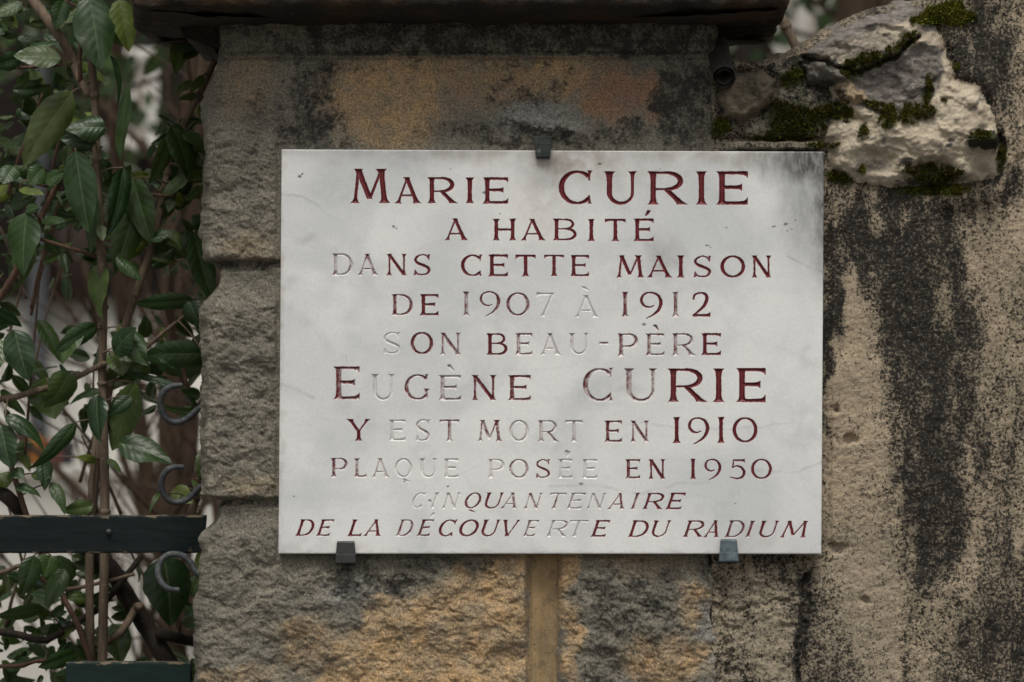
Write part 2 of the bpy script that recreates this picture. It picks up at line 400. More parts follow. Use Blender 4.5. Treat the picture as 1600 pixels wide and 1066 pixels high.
# round the two front vertical edges
for side, xe in ((-1, xl[:, None]), (1, np.full_like(xl[:, None], XR))):
    dx = np.abs(PXg - xe); ed = dx + PYg
    near = (ed < 60) & (dx < 60)
    f = np.where(near, 1 - sst(0, 46, ed), 0)
    PXg = PXg - side * f * 7; PYg = PYg + f * 9
    NX = NX + side * f * .75; NY = NY - f * .75
nl = np.hypot(NX, NY); NX /= nl; NY /= nl
S = np.where(np.arange(colsn)[None, :] < a, PXg - PYg * 1.0, np.where(np.arange(colsn)[None, :] < b, PXg, PXg + PYg))   # distance along the perimeter
wx = fbm(S, RY, 60, 5, 5, None, .62) * 40; wy = fbm(S, RY, 60, 5, 9, None, .62) * 40
Xw, Yw = S + wx, RY + wy
# rock-faced relief
rough_zone = np.maximum(np.maximum(1 - sst(405, 520, Xw), sst(862, 880, Yw)), .45)
rough_zone = np.where(RY < 88, .18, rough_zone)
def jn(y0, hw): return 1 - sst(hw, hw + 10, np.abs(RY + fbm(S, RY, 45, 3, 44) * 8 - y0))
joint = np.maximum(jn(413, 2), jn(785, 2)) * (S < 520)
q1 = fbm(S, RY, 28, 3, 22) * 14; q2 = fbm(S, RY, 28, 3, 23) * 14
chip = fbm(S + q1, RY + q2, 30, 5, 21, 26, .62); rg = ridge(S + q2 * 2, RY + q1 * 2 + S * .12, 70, 3, 77, 40)
pit = np.minimum(0, fbm(S + q2, RY + q1, 15, 4, 24, 12, .6) + .12)
h = rough_zone * (13 * fbm(S, RY, 90, 3, 3) + 7.5 * chip + 2.2 * rg + 7 * pit) + 2.0 * fbm(S, RY, 7, 4, 12, 5.5, .65) + 5
wb = RY + fbm(S, RY * .1, 40, 3, 46) * 7
boss = sst(95, 180, wb) * (1 - sst(405, 411, RY)) + sst(436, 490, wb) * (1 - sst(776, 783, RY)) + sst(806, 850, wb)
lefty = 1 - sst(450, 560, S); h = h * (1 - .55 * (1 - boss) * lefty) + 7 * np.where(S < 520, boss, 1) * rough_zone - 7 * joint
h = h - 8 * (1 - sst(2, 9, np.abs(RY - 87))) * (S > 330)
# the smooth vertical pointing strip and the joint with the wall
strip_px = (S > 826 + 9 * fbm(S * .3, RY, 28, 5, 61, None, .6)) & (S < 871 + 11 * fbm(S * .3, RY, 30, 5, 60, None, .6)) & (RY > 850)
e1 = sst(818, 829, S) * (1 - sst(868, 880, S)) * (RY > 850)
strip_h = -6 + 4 * sst(826, 832, S) * (1 - sst(840, 850, S)) + .5 * fbm(S, RY, 20, 2, 8)
h = h * (1 - e1) + strip_h * e1
h = h - 20 * (1 - sst(2, 11, linedist(S, RY, [(1108, 850), (1118, 905), (1116, 960), (1126, 1000), (1118, 1120), (1118, 2200)]) + 3 * fbm(S, RY, 14, 2, 66)))
cem = blobs(Xw, Yw, [(1, 838, 190, 60, 30, .5)]); h = h + cem * (11 + 6 * fbm(S, RY, 24, 4, 47, 14)) * (S > 400)
h = h * np.where(S > 1130, .4, 1)
behind = (S > 455) & (S < 1270) & (RY > 250) & (RY < 850); h = np.where(behind, np.minimum(h, 0) - 2, np.minimum(h, np.where((S > 432) & (S < 1290) & (RY > 225) & (RY < 872), 8, 99)))
PV = np.stack([PX(PXg + NX * h), (PYg + NY * h) / 1000, PZ(RY)], -1)
ochre = blobs(Xw, Yw, [(.85, 610, 150, 92, 76, .4), (.55, 760, 125, 110, 42, .5), (.8, 890, 120, 70, 38, .5), (.85, 975, 150, 62, 42, .4), (.6, 620, 215, 60, 20, .6), (.35, 390, 130, 40, 50, .6), (.22, 395, 390, 45, 20, .8),
                       (.6, 1080, 950, 26, 34, .5), (.7, 1040, 1030, 60, 34, .5), (.3, 1000, 875, 80, 22, .6), (.9, 890, 1000, 16, 70, .5), (.9, 884, 910, 16, 40, .5), (.45, 480, 1010, 40, 40, .6), (.25, 395, 755, 36, 16, .8), (.4, 370, 1060, 60, 16, .6)])
op = polysdf(Xw, Yw, [(520, 1010), (560, 980), (590, 940), (640, 925), (680, 915), (720, 880), (760, 870), (830, 870), (830, 1300), (430, 1300), (450, 1090)])
ochre = np.maximum(ochre, sst(-12, 22, op) * (1 - .25 * sst(0, 60, np.abs(S - 570))))
ochre = np.clip(ochre * (1 + .9 * fbm(S, RY, 36, 4, 51, None, .6)), 0, 1) * (RY > 88)
red = blobs(Xw, Yw, [(1, 985, 150, 75, 50, .6), (.5, 740, 150, 60, 40, .6)])
soot = blobs(Xw, Yw, [(.68, 495, 160, 50, 85, .7), (.75, 480, 215, 60, 26, .5), (.55, 800, 150, 50, 40, .6), (.7, 840, 215, 170, 16, .7), (.75, 1065, 165, 50, 90, .5), (.6, 950, 210, 70, 25, .6), (.5, 720, 205, 120, 18, .7), (.55, 870, 150, 22, 30, .6),
                      (.62, 590, 905, 90, 38, .6), (.5, 690, 880, 110, 16, .7), (.55, 985, 960, 110, 90, .7), (.4, 1010, 1060, 90, 40, .8), (.5, 940, 1030, 40, 60, .6), (.4, 1080, 880, 60, 20, .6), (.35, 410, 210, 36, 120, .7), (.3, 420, 600, 30, 200, .8), (.25, 330, 700, 14, 300, .8)])
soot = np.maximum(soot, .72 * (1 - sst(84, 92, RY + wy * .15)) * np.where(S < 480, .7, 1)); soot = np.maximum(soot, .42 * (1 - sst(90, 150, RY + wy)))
soot = np.maximum(soot, .8 * joint * .8)
soot = soot * (1 - .6 * sst(.5, .9, blobs(Xw, Yw, [(1, 610, 150, 80, 60, .5)])))
soot = np.clip(soot * .88 + .55 * fbm(S, RY, 30, 4, 52, None, .62) * sst(.05, .35, soot + .25 * (RY < 240)), 0, 1)
grey = blobs(Xw, Yw, [(.9, 840, 190, 62, 28, .5), (.7, 545, 925, 42, 22, .6), (.9, 1112, 985, 16, 90, .6)])
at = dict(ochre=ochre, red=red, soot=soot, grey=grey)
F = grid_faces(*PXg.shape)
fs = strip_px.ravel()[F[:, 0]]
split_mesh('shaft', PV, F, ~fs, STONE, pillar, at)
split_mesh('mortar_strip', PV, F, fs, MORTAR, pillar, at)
# back and top closing faces of the shaft
mb = MB('ochre', 'red', 'soot', 'grey'); box(mb, PX(345), PX(1118), PD - .03, PD + .02, 0, 2.16, .004); mb.build('shaft_back', STONE, pillar)

# coping: a slab with a worn moulded edge, wider at the foot of its left end
def cap_mesh():
    zb = CAMZ + (PZ(38) - CAMZ)
    prof = [(-.155, -.001), (-.12, 0), (-.07, .003), (-.03, .008), (-.008, .012), (-.004, .014), (-.001, .019), (.0, .026), (.002, .06), (.002, .10), (.002, .15), (-.008, .162), (-.06, .19), (-.3, .23)]
    cs = [(-.611, .175), (-.578, -.13), (.425, -.13), (.433, .35), (-.60, .37)]
    ctr = np.array([-.075, .11]); loop = []; nn = []
    cs = np.array(cs)
    for i in range(len(cs)):
        p, q = cs[i], cs[(i + 1) % len(cs)]; n = max(2, int(np.linalg.norm(q - p) / .004))
        d = (q - p) / np.linalg.norm(q - p)
        for t in np.linspace(0, 1, n, endpoint=False): loop.append(p + (q - p) * t); nn.append((d[1], -d[0]))
    loop = np.array(loop); nn = np.array(nn); k = np.ones(9) / 9
    nn = np.stack([np.convolve(np.r_[nn[-4:, i], nn[:, i], nn[:4, i]], k, 'valid') for i in (0, 1)], -1); nn /= np.linalg.norm(nn, axis=1)[:, None]
    seg = []
    for (o0, z0), (o1, z1) in zip(prof[:-1], prof[1:]):
        n = max(2, int(math.hypot(o1 - o0, z1 - z0) / .004))
        for t in np.linspace(0, 1, n, endpoint=False): seg.append((o0 + (o1 - o0) * t, z0 + (z1 - z0) * t))
    seg = np.array(seg); n, m = len(seg), len(loop)
    L = np.arange(m) * 4.0; I, J = np.meshgrid(np.arange(n) * 4.0, L, indexing='ij')
    disp = .007 * fbm(J, I, 60, 4, 31) + .003 * fbm(J, I, 14, 3, 35)
    O = seg[:, 0][:, None] + disp
    lim = np.minimum(np.abs(loop - ctr)[:, 0] + np.abs(loop - ctr)[:, 1], 9)
    V = np.zeros((n, m, 3)); V[..., 0] = loop[None, :, 0] + nn[None, :, 0] * O; V[..., 1] = loop[None, :, 1] + nn[None, :, 1] * O
    V[..., 2] = zb + seg[:, 1][:, None] + .006 * fbm(J, I, 50, 4, 38)
    V = V.reshape(-1, 3); F = grid_faces(n, m, True)[:, ::-1]
    e = np.arange(m)[:, None]; V = np.vstack([V, [[ctr[0], ctr[1], zb + .02], [ctr[0], ctr[1], zb + .26]]]); k = n * m
    j = np.arange(0, m - 1, 2); t = (n - 1) * m
    F = np.vstack([F, np.stack([j * 0 + k, j, j + 1, (j + 2) % m], -1), np.stack([j * 0 + k + 1, t + (j + 2) % m, t + j + 1, t + j], -1)])
    return V, F
V, F = cap_mesh(); cap = mesh_np('coping', V, F, CAPM, pillar)
cap['label'] = 'dark sooty coping slab with worn moulded edges'
mb = MB()                            # bed moulding under the left end of the coping
zz = [P(340, 84, .1)[2], P(325, 76, .1)[2], P(303, 67, .1)[2], P(285, 40, .1)[2]]; xx = [-.47, -.492, -.513, -.53]
n = 60; V = np.zeros((5, n, 3)); ys = np.linspace(.03, .34, n)
for i, (x, z) in enumerate(zip(xx, zz)): V[i] = np.stack([x + .003 * perlin(ys * 40, ys * 0 + i), ys, z + .002 * perlin(ys * 50, ys * 0 + 7 + i)], -1)
V[4] = V[3] + [.09, 0, .03]
mb.add(V, grid_faces(5, n)[:, ::-1])
mb.add(np.vstack([V[:, 0], [[-.44, .03, zz[0]]], [[-.44, .03, zz[3] + .03]]]), [[0, 1, 6, 5], [1, 2, 3, 6], [3, 4, 6, 6][:3] + [6]] if False else [[0, 1, 6, 5], [1, 2, 3, 6]])
mb.build('bed_moulding', CAPM, pillar)

# ================================================================ boundary wall with bared rubble and moss
wall = empty('boundary_wall', (.9, .2, 0), 'black streaked cream plaster wall with bared limestone rubble and moss on its sloping top', 'wall')
tx = np.array([1090, 1140, 1180, 1215, 1250, 1262, 1300, 1350, 1400, 1440, 1480, 1520, 1560, 1620, 2300]); ty = np.array([112, 98, 105, 97, 82, 74, 50, 28, 13, 6, -6, -25, -60, -120, -125])
cols = np.concatenate([np.arange(1112, 1640, 1.75), np.linspace(1645, 2300, 60)])
top = np.interp(cols, tx, ty) + 3.5 * fbm(cols, cols * 0, 30, 3, 71)
vr = np.concatenate([np.linspace(0, 1, 600), np.linspace(1.02, 2.0, 50)])     # 0 = wall top, 1 = row 1090, 2 = the ground
VR, CX = np.meshgrid(vr, cols, indexing='ij'); TOP = np.broadcast_to(top, CX.shape)
CY = np.where(VR <= 1, TOP + (1090 - TOP) * np.minimum(VR, 1), 1090 + (VR - 1) * 1126)
wx = fbm(CX, CY, 50, 3, 101) * 20; wy = fbm(CX, CY, 50, 3, 103) * 20; Xw, Yw = CX + wx, CY + wy
Xs, Ys = CX + wx * .35 + fbm(CX, CY, 12, 2, 104) * 4, CY + wy * .35 + fbm(CX, CY, 12, 2, 105) * 4
H = 5.5 * fbm(CX, CY, 120, 3, 110) + 2.6 * fbm(CX, CY, 16, 4, 111) + 1.2 * fbm(CX, CY, 5, 2, 113)
H = np.where((CX < 1300) & (CY > 215) & (CY < 880), np.minimum(H, 3) - 4, H)
lime_poly = [(1262, 76), (1300, 50), (1350, 28), (1400, 12), (1442, 20), (1465, 62), (1482, 72), (1492, 130), (1530, 135), (1550, 180), (1562, 235), (1556, 268), (1535, 286), (1490, 290), (1440, 298), (1398, 298), (1340, 288), (1296, 270), (1288, 225), (1296, 205), (1352, 190), (1400, 170), (1330, 150), (1298, 128), (1268, 108)]
big_poly = [(1262, 76), (1300, 50), (1350, 28), (1400, 10), (1445, 10), (1470, 62), (1492, 128), (1530, 135), (1550, 180), (1562, 235), (1556, 268), (1535, 286), (1440, 298), (1340, 288), (1296, 270), (1288, 225), (1292, 190), (1300, 150), (1268, 108)]
lime = polysdf(Xs, Ys, big_poly)
stones = [([(1122, 158), (1140, 118), (1190, 110), (1212, 128), (1205, 165), (1160, 195), (1130, 185)], 30, 1),
          ([(1256, 102), (1290, 92), (1318, 112), (1330, 132), (1290, 140), (1258, 132)], 26, 2),
          ([(1300, 138), (1328, 130), (1352, 146), (1350, 162), (1312, 164)], 34, 3),
          ([(1508, 222), (1520, 210), (1548, 206), (1560, 222), (1550, 240), (1522, 238)], 62, 4)]
ho = sst(-2, 20, lime) * 20 + sst(0, 70, lime) * 10 + 12 * (1 - sst(4, 30, np.abs(lime + 16))) * (CX > 1470) - 6 * (1 - sst(2, 7, np.abs(lime + 2))) * sst(-.1, .3, fbm(CX, CY, 60, 2, 126))
# the broken face of the limestone: a grey hollow above, a pale bulge below, ledges across it
hollow = polysdf(Xs, Ys, [(1300, 140), (1345, 108), (1400, 84), (1440, 66), (1478, 80), (1468, 140), (1440, 180), (1390, 195), (1330, 165)])
lw1 = fbm(CX, CY, 45, 3, 123) * 30; lw2 = fbm(CX, CY, 45, 3, 124) * 30
fac = fbm(CX + lw1, CY + lw2 - CX * .35, 85, 3, 120, 48) * 5; fac = (np.floor(fac) + sst(.0, .55, fac - np.floor(fac))) / 5     # broken ledges
crag = sst(0, 20, lime) * (15 * fac + 5 * fbm(CX, CY, 40, 4, 121, 26) + 1.6 * fbm(CX, CY, 8, 4, 122, 6, .65))
H = H + ho - sst(-6, 18, hollow) * 15 + crag
H = H - 14 * blobs(Xs, Ys, [(1, 1360, 255, 34, 20, .5), (1.2, 1455, 275, 42, 24, .4)])
crev = 1 - sst(1, 7, linedist(Xs, Ys, [(1258, 88), (1285, 92), (1300, 108), (1330, 116), (1352, 108), (1392, 92), (1432, 62)])); H = H - 22 * crev
region = np.zeros(CX.shape, int); region[lime > 1] = 1
for pl, hh, rid in stones:
    d = polysdf(Xs, Ys, pl); H = H + sst(-3, 13, d) * (hh - 0) * .8 + sst(0, 12, d) * 8 * fbm(CX + lw1 * .4, CY + lw2 * .4, 26, 4, 130 + rid, None, .6) + sst(0, 6, d) * 2.6 * fbm(CX, CY, 8, 3, 133); region[d > 0] = 1 + rid
    H = H - 9 * (1 - sst(1, 8, np.abs(d + 3))) * (lime < 0)
rub = polysdf(Xs, Ys, [(1112, 110), (1180, 112), (1262, 84), (1300, 140), (1296, 215), (1200, 218), (1112, 215)])
H = H + sst(-3, 10, rub) * (6 + 9 * fbm(CX, CY, 38, 4, 140) + 3 * ridge(CX, CY, 24, 3, 141)) * (lime < 0)
ledge = (1 - sst(4, 9, np.abs(CY + 2 * fbm(CX, CY, 20, 2, 145) - 229))) * sst(1120, 1150, CX) * (1 - sst(1280, 1290, CX)); H = H + 30 * ledge
# plaster edge around the stones, the crack lines low down and the eroded pits
Xc, Yc = Xs + 9 * fbm(CX, CY, 18, 4, 107, None, .6), Ys + 9 * fbm(CX, CY, 18, 4, 108, None, .6); cr = linedist(Xc, Yc, [(1128, 905), (1134, 945), (1128, 970), (1140, 1000), (1132, 1120)]); H = H - 7 * (1 - sst(0, 5, cr)) * sst(-.3, .3, fbm(CX, CY, 30, 2, 109))
cr2 = linedist(Xc, Yc, [(1134, 966), (1170, 948), (1210, 938), (1245, 932)]); H = H - 5 * (1 - sst(0, 4, cr2)) * sst(-.25, .3, fbm(CX, CY, 24, 2, 114))
cr3 = linedist(Xc, Yc, [(1256, 900), (1258, 960), (1250, 1020), (1254, 1110)]); H = H - 8 * (1 - sst(2, 9, cr3))
low = polysdf(Xs, Ys, [(1128, 900), (1200, 890), (1250, 870), (1254, 1200), (1130, 1200)]); H = H + sst(-2, 8, low) * (4 + 9 * fbm(CX + wx, CY + wy, 40, 4, 150, None, .6)); lowr = blobs(Xs, Ys, [(1, 1190, 890, 90, 60, .8), (.8, 1130, 960, 26, 120, .8)]); H = H + lowr * (9 * fbm(CX, CY, 26, 5, 151, 18, .62) + 12 * np.minimum(0, fbm(CX + wy, CY, 20, 3, 152) + .1))
H = H - 10 * blobs(Xs, Ys, [(1, 1308, 856, 12, 8, .5), (1, 1328, 687, 8, 7, .5), (.8, 1352, 937, 8, 7, .5), (.8, 1306, 640, 6, 6, .5), (1, 1262, 908, 10, 14, .5)])
H = H + 7 * blobs(Xs, Ys, [(1, 1325, 625, 34, 60, .4), (.8, 1400, 700, 70, 120, .6)])
tap = np.minimum(1, (CY - TOP) / 14); H = H * (.45 + .55 * tap)
PV = np.stack([PX(CX) * np.ones_like(H), -H / 1000, PZ(CY)], -1)
# rounded top going back, then the rear face
back = []
for k, (yy, dz) in enumerate([(.006, .004), (.016, .008), (.03, .012), (.06, .016), (.12, .02), (.2, .022), (.28, .02), (.34, .01), (.36, -.02), (.36, -1.0), (.36, -2.4)]):
    r = np.zeros((len(cols), 3)); r[:, 0] = PX(cols); y0 = PV[0, :, 1]
    r[:, 1] = y0 * max(0, 1 - yy / .1) + yy; r[:, 2] = np.maximum(PZ(top) + dz + .008 * fbm(cols, cols * 0 + yy * 900, 30, 3, 160) * min(1, yy * 20), -.02); back.append(r)
back = np.array(back[::-1]); nb = len(back)
PVa = np.concatenate([back, PV], 0)
def ext(a_): return np.concatenate([np.repeat(a_[:1], nb, 0), a_], 0)
streak = .6 * fbm(CX + wx * .3, CY, 26, 4, 170, 150) + .5 * fbm(CX + wx * .4, CY, 60, 3, 176, 170); big = fbm(CX, CY, 150, 3, 171)
fine = fbm(CX, CY, 14, 4, 172, 60)
wm = fbm(CX, CY, 90, 4, 106, 120); X2, Y2 = CX + wx * .8 + wm * 34, CY + wy * .8 + wm * 60
cov = .48 + .22 * big + .08 * sst(1480, 1560, CX) * sst(560, 700, CY) + .08 * sst(900, 1000, CY)
dark = blobs(X2, Y2, [(1, 1400, 370, 130, 110, .6), (.95, 1445, 500, 105, 140, .7), (.98, 1448, 650, 86, 150, .9), (1.0, 1455, 790, 66, 150, .9), (.6, 1480, 700, 90, 260, .8), (.8, 1530, 80, 70, 110, .6), (.65, 1580, 160, 60, 160, .8), (.8, 1575, 275, 26, 70, .6),
              (.8, 1300, 420, 16, 190, .7), (.6, 1368, 560, 26, 110, .8), (1, 1256, 1010, 10, 130, .6), (1, 1262, 905, 12, 20, .6), (.5, 1560, 800, 60, 200, .9), (.55, 1500, 960, 100, 60, .9), (.4, 1330, 760, 30, 30, .8), (.8, 1296, 560, 8, 330, .6), (.9, 1140, 130, 40, 30, .6), (.35, 1420, 1040, 140, 60, .8)])
cov = np.maximum(cov, dark * .94) + .62 * streak * (.5 + dark * .6) + .5 * fbm(CX, CY, 40, 3, 174, 90) * (.4 + dark * .5) + .14 * fine
cov = cov - blobs(X2, Y2, [(.7, 1328, 480, 16, 80, .7), (.55, 1334, 600, 32, 60, .7), (.42, 1340, 800, 62, 170, .8), (.3, 1590, 400, 56, 120, .8), (.25, 1370, 985, 70, 90, .8), (.3, 1190, 1000, 55, 90, .7), (.4, 1385, 345, 32, 26, .8), (.25, 1460, 420, 10, 60, .8), (.25, 1490, 600, 12, 80, .8)])
cov = np.clip(cov, -.1, .86); cov = np.where(rub > -4, .52 + .6 * fbm(CX, CY, 40, 3, 175), cov)
cov = np.maximum(cov, .85 * (1 - sst(0, 12, np.abs(lime + 7 + 5 * fbm(CX, CY, 25, 3, 127)))) * (CX > 1470) * sst(-.3, .2, fbm(CX, CY, 50, 2, 128))); cov = np.where((CX < 1292) & (CY > 222) & (CY < 237), .38, cov); 
weather = np.maximum(sst(-8, 12, hollow) * .9, 1.0 * (1 - sst(0, 55, CY - TOP)) * (CX < 1452)) * (lime > -20)
weather = np.maximum(weather, .75 * sst(.12, .42, fbm(CX, CY, 55, 4, 129, 34, .6)) * (lime > 0))
weather = np.maximum(weather, .55 * blobs(Xw, Yw, [(1, 1360, 262, 36, 16, .5), (.8, 1310, 185, 30, 18, .5), (1.0, 1340, 78, 95, 40, .5), (.45, 1330, 250, 60, 30, .6)]))
lsoot = np.maximum(blobs(Xw, Yw, [(.75, 1450, 284, 60, 14, .6), (.9, 1535, 224, 20, 14, .5), (.45, 1310, 150, 30, 20, .6), (.6, 1270, 100, 14, 14, .6)]), .75 * crev)
lsoot = np.maximum(lsoot, .45 * sst(.1, .5, fbm(CX, CY * 2.2 - CX, 20, 3, 178)) * (1 - sst(0, 40, CY - TOP)))
MOSSP = [(1412, 68, 20, 9, -28, .3), (1388, 86, 14, 10, -30, .3), (1350, 99, 26, 11, -10, .3), (1326, 112, 15, 15, 0, .2), (1238, 122, 20, 11, -20, .45), (1240, 190, 40, 26, 15, .15), (1225, 214, 44, 9, 0, .25), (1306, 178, 30, 14, 10, .25),
         (1384, 184, 16, 21, 10, .5), (1427, 180, 28, 15, -10, .4), (1447, 145, 7, 24, 10, .3), (1360, 168, 14, 8, 20, .4), (1476, 26, 42, 17, -3, 1.0), (1456, 274, 46, 16, 8, .2), (1462, 298, 54, 8, 0, .35), (1309, 278, 20, 10, 20, .3), (1126, 200, 14, 14, 0, .4), (1525, 218, 13, 11, 0, .3),
         (1345, 210, 7, 12, 15, .4), (1492, 106, 5, 6, 0, .6), (1345, 268, 6, 6, 0, .6), (1472, 160, 5, 4, 0, .5), (1424, 36, 5, 6, 0, .5), (1285, 230, 26, 4, 0, .35), (1563, 245, 6, 20, 10, .25), (1280, 176, 12, 8, 0, .4)]
mossy = .55 * sst(.12, .4, fbm(CX, CY, 26, 4, 181, None, .6)) * sst(-4, 8, rub)
for q in MOSSP: mossy = np.maximum(mossy, blob(Xs, Ys, q[0], q[1], q[2] * 1.15, q[3] * 1.15, .35, q[4]))
gr = np.maximum(1.0 * sst(-2, 6, rub), .55 * sst(-2, 8, low)); gr = np.maximum(gr, .4 * (CX < 1400) * (CY > 820) * .8); gr = np.maximum(gr, 1.0 * (CX < 1292) * (CY > 220) * (CY < 238))
at = {k: ext(v) for k, v in dict(soot=cov, mossy=mossy, grey=gr).items()}
at2 = {k: ext(v) for k, v in dict(soot=lsoot, weather=weather, mossy=mossy * .9).items()}
at3 = {k: ext(v) for k, v in dict(soot=np.full_like(CX, .36) + lsoot * .5 + .3 * fbm(CX, CY, 25, 3, 179), mossy=np.maximum(mossy, .35 * sst(0, .4, fbm(CX, CY, 30, 3, 180)))).items()}
REG = ext(region); REG[:nb - 6] = 0
F = grid_faces(*PVa.shape[:2])[:, ::-1]
if True:
    # winding so that the front looks toward the camera
    p = PVa.reshape(-1, 3)[F[len(F) // 2]]; nrm = np.cross(p[1] - p[0], p[2] - p[0])
    if nrm[1] > 0: F = F[:, ::-1]
fr = REG.ravel()[F[:, 0]]
split_mesh('plaster_face', PVa, F, fr == 0, PLASTER, wall, at)
o = split_mesh('limestone_block', PVa, F, fr == 1, LIME, wall, at2); o['label'] = 'pale broken limestone block with a grey weathered top'
RC = [mat_rubble('brown_rubble', (.20, .165, .115), (.125, .105, .08)), mat_rubble('grey_rubble', (.21, .19, .165), (.13, .12, .105)), mat_rubble('tan_rubble', (.42, .32, .20), (.33, .25, .16)), mat_rubble('black_rubble', (.05, .046, .042), (.03, .028, .026))]
for rid, lab in ((2, 'grey brown rubble stone beside the pillar'), (3, 'dark grey rubble stone under the block'), (4, 'small tan rubble stone'), (5, 'small sooty black stone in the pale block')):
    o = split_mesh('rubble_stone', PVa, F, fr == rid, RC[rid - 2], wall, at3); o['label'] = lab
# moss cushions: thousands of tiny leaves standing on the stone
rs = np.random.RandomState(4)
for q in MOSSP:
    cx, cy, rx, ry, rot, br = q; n = int(rx * ry * 3.6) + 30
    aa = rs.rand(n) * 2 * math.pi; rr = np.sqrt(rs.rand(n)) * (1 + .22 * np.sin(aa * 3 + cx) + .15 * np.sin(aa * 5 + cy))
    c, s = math.cos(R(rot)), math.sin(R(rot)); lx, ly = rx * rr * np.cos(aa), ry * rr * np.sin(aa)
    mx, my = cx + lx * c - ly * s, cy + lx * s + ly * c
    keep = (perlin(mx / 9, my / 9, 7) + .6 * perlin(mx / 4, my / 4, 3) > -.22 + .35 * (rr - .5)) | (br > .9); mx, my, rr = mx[keep], my[keep], rr[keep]; n = len(mx)
    ci = np.clip(np.searchsorted(cols, mx), 0, len(cols) - 1); ri = np.clip(((my - top[ci]) / (1090 - top[ci]) * 599).astype(int), 0, 599)
    base = PV[ri, ci]; over = my < top[ci]
    cush = .0055 * np.clip(1 - rr, 0, 1) * (.6 + .6 * rs.rand(n)) * min(1, ry / 12)
    base = base + np.stack([rs.randn(n) * .0006, -cush - .001 + over * rs.rand(n) * .03, .4 * cush], -1)
    L = (.0028 + .0034 * rs.rand(n)) * (1.35 if br > .9 else 1)
    d = np.stack([rs.randn(n) * .55, -.6 - .5 * rs.rand(n), .5 + .6 * rs.randn(n)], -1); d /= np.linalg.norm(d, axis=1)[:, None]
    sd = np.cross(d, rs.randn(n, 3)); sd /= np.linalg.norm(sd, axis=1)[:, None]
    wd = L * .22
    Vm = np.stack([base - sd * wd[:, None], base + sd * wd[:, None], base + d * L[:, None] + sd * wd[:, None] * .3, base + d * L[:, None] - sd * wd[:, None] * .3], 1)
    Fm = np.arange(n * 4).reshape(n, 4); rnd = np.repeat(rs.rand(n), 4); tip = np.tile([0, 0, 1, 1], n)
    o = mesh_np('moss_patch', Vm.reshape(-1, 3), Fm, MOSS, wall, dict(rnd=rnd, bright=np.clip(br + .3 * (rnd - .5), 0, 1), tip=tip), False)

# the lead pipe end left in the corner between pillar and wall
pipe = empty('lead_pipe', P(1130, 100, .0), 'short grey lead pipe end poking out between pillar and rubble wall', 'pipe')
mb = MB(); pc = [P(1122, 70, .05), P(1126, 95, .0), P(1131, 118, -.035)]; tube(mb, pc, [.017, .017, .017], 16, 3, .05, 6, False); tube(mb, pc[::-1], [.013, .013, .013], 16, 3, .02, 6, False); mb.build('pipe_barrel', mat_metal('old_lead', (.05, .047, .042), (.028, .026, .024), .7, .2), pipe)
mb = MB(); e = pc[-1]; T = pc[-1] - pc[-2]; tube(mb, [e - T * .05, e + T * .12], [.0185, .0185], 16, 1, .03, 2, False); tube(mb, [e + T * .12, e - T * .05], [.013, .013], 16, 1, 0, 2, False)
ring0 = 0; mb.build('pipe_rim', mat_metal('old_lead_rim', (.06, .057, .05), (.035, .033, .03), .7, .2), pipe)

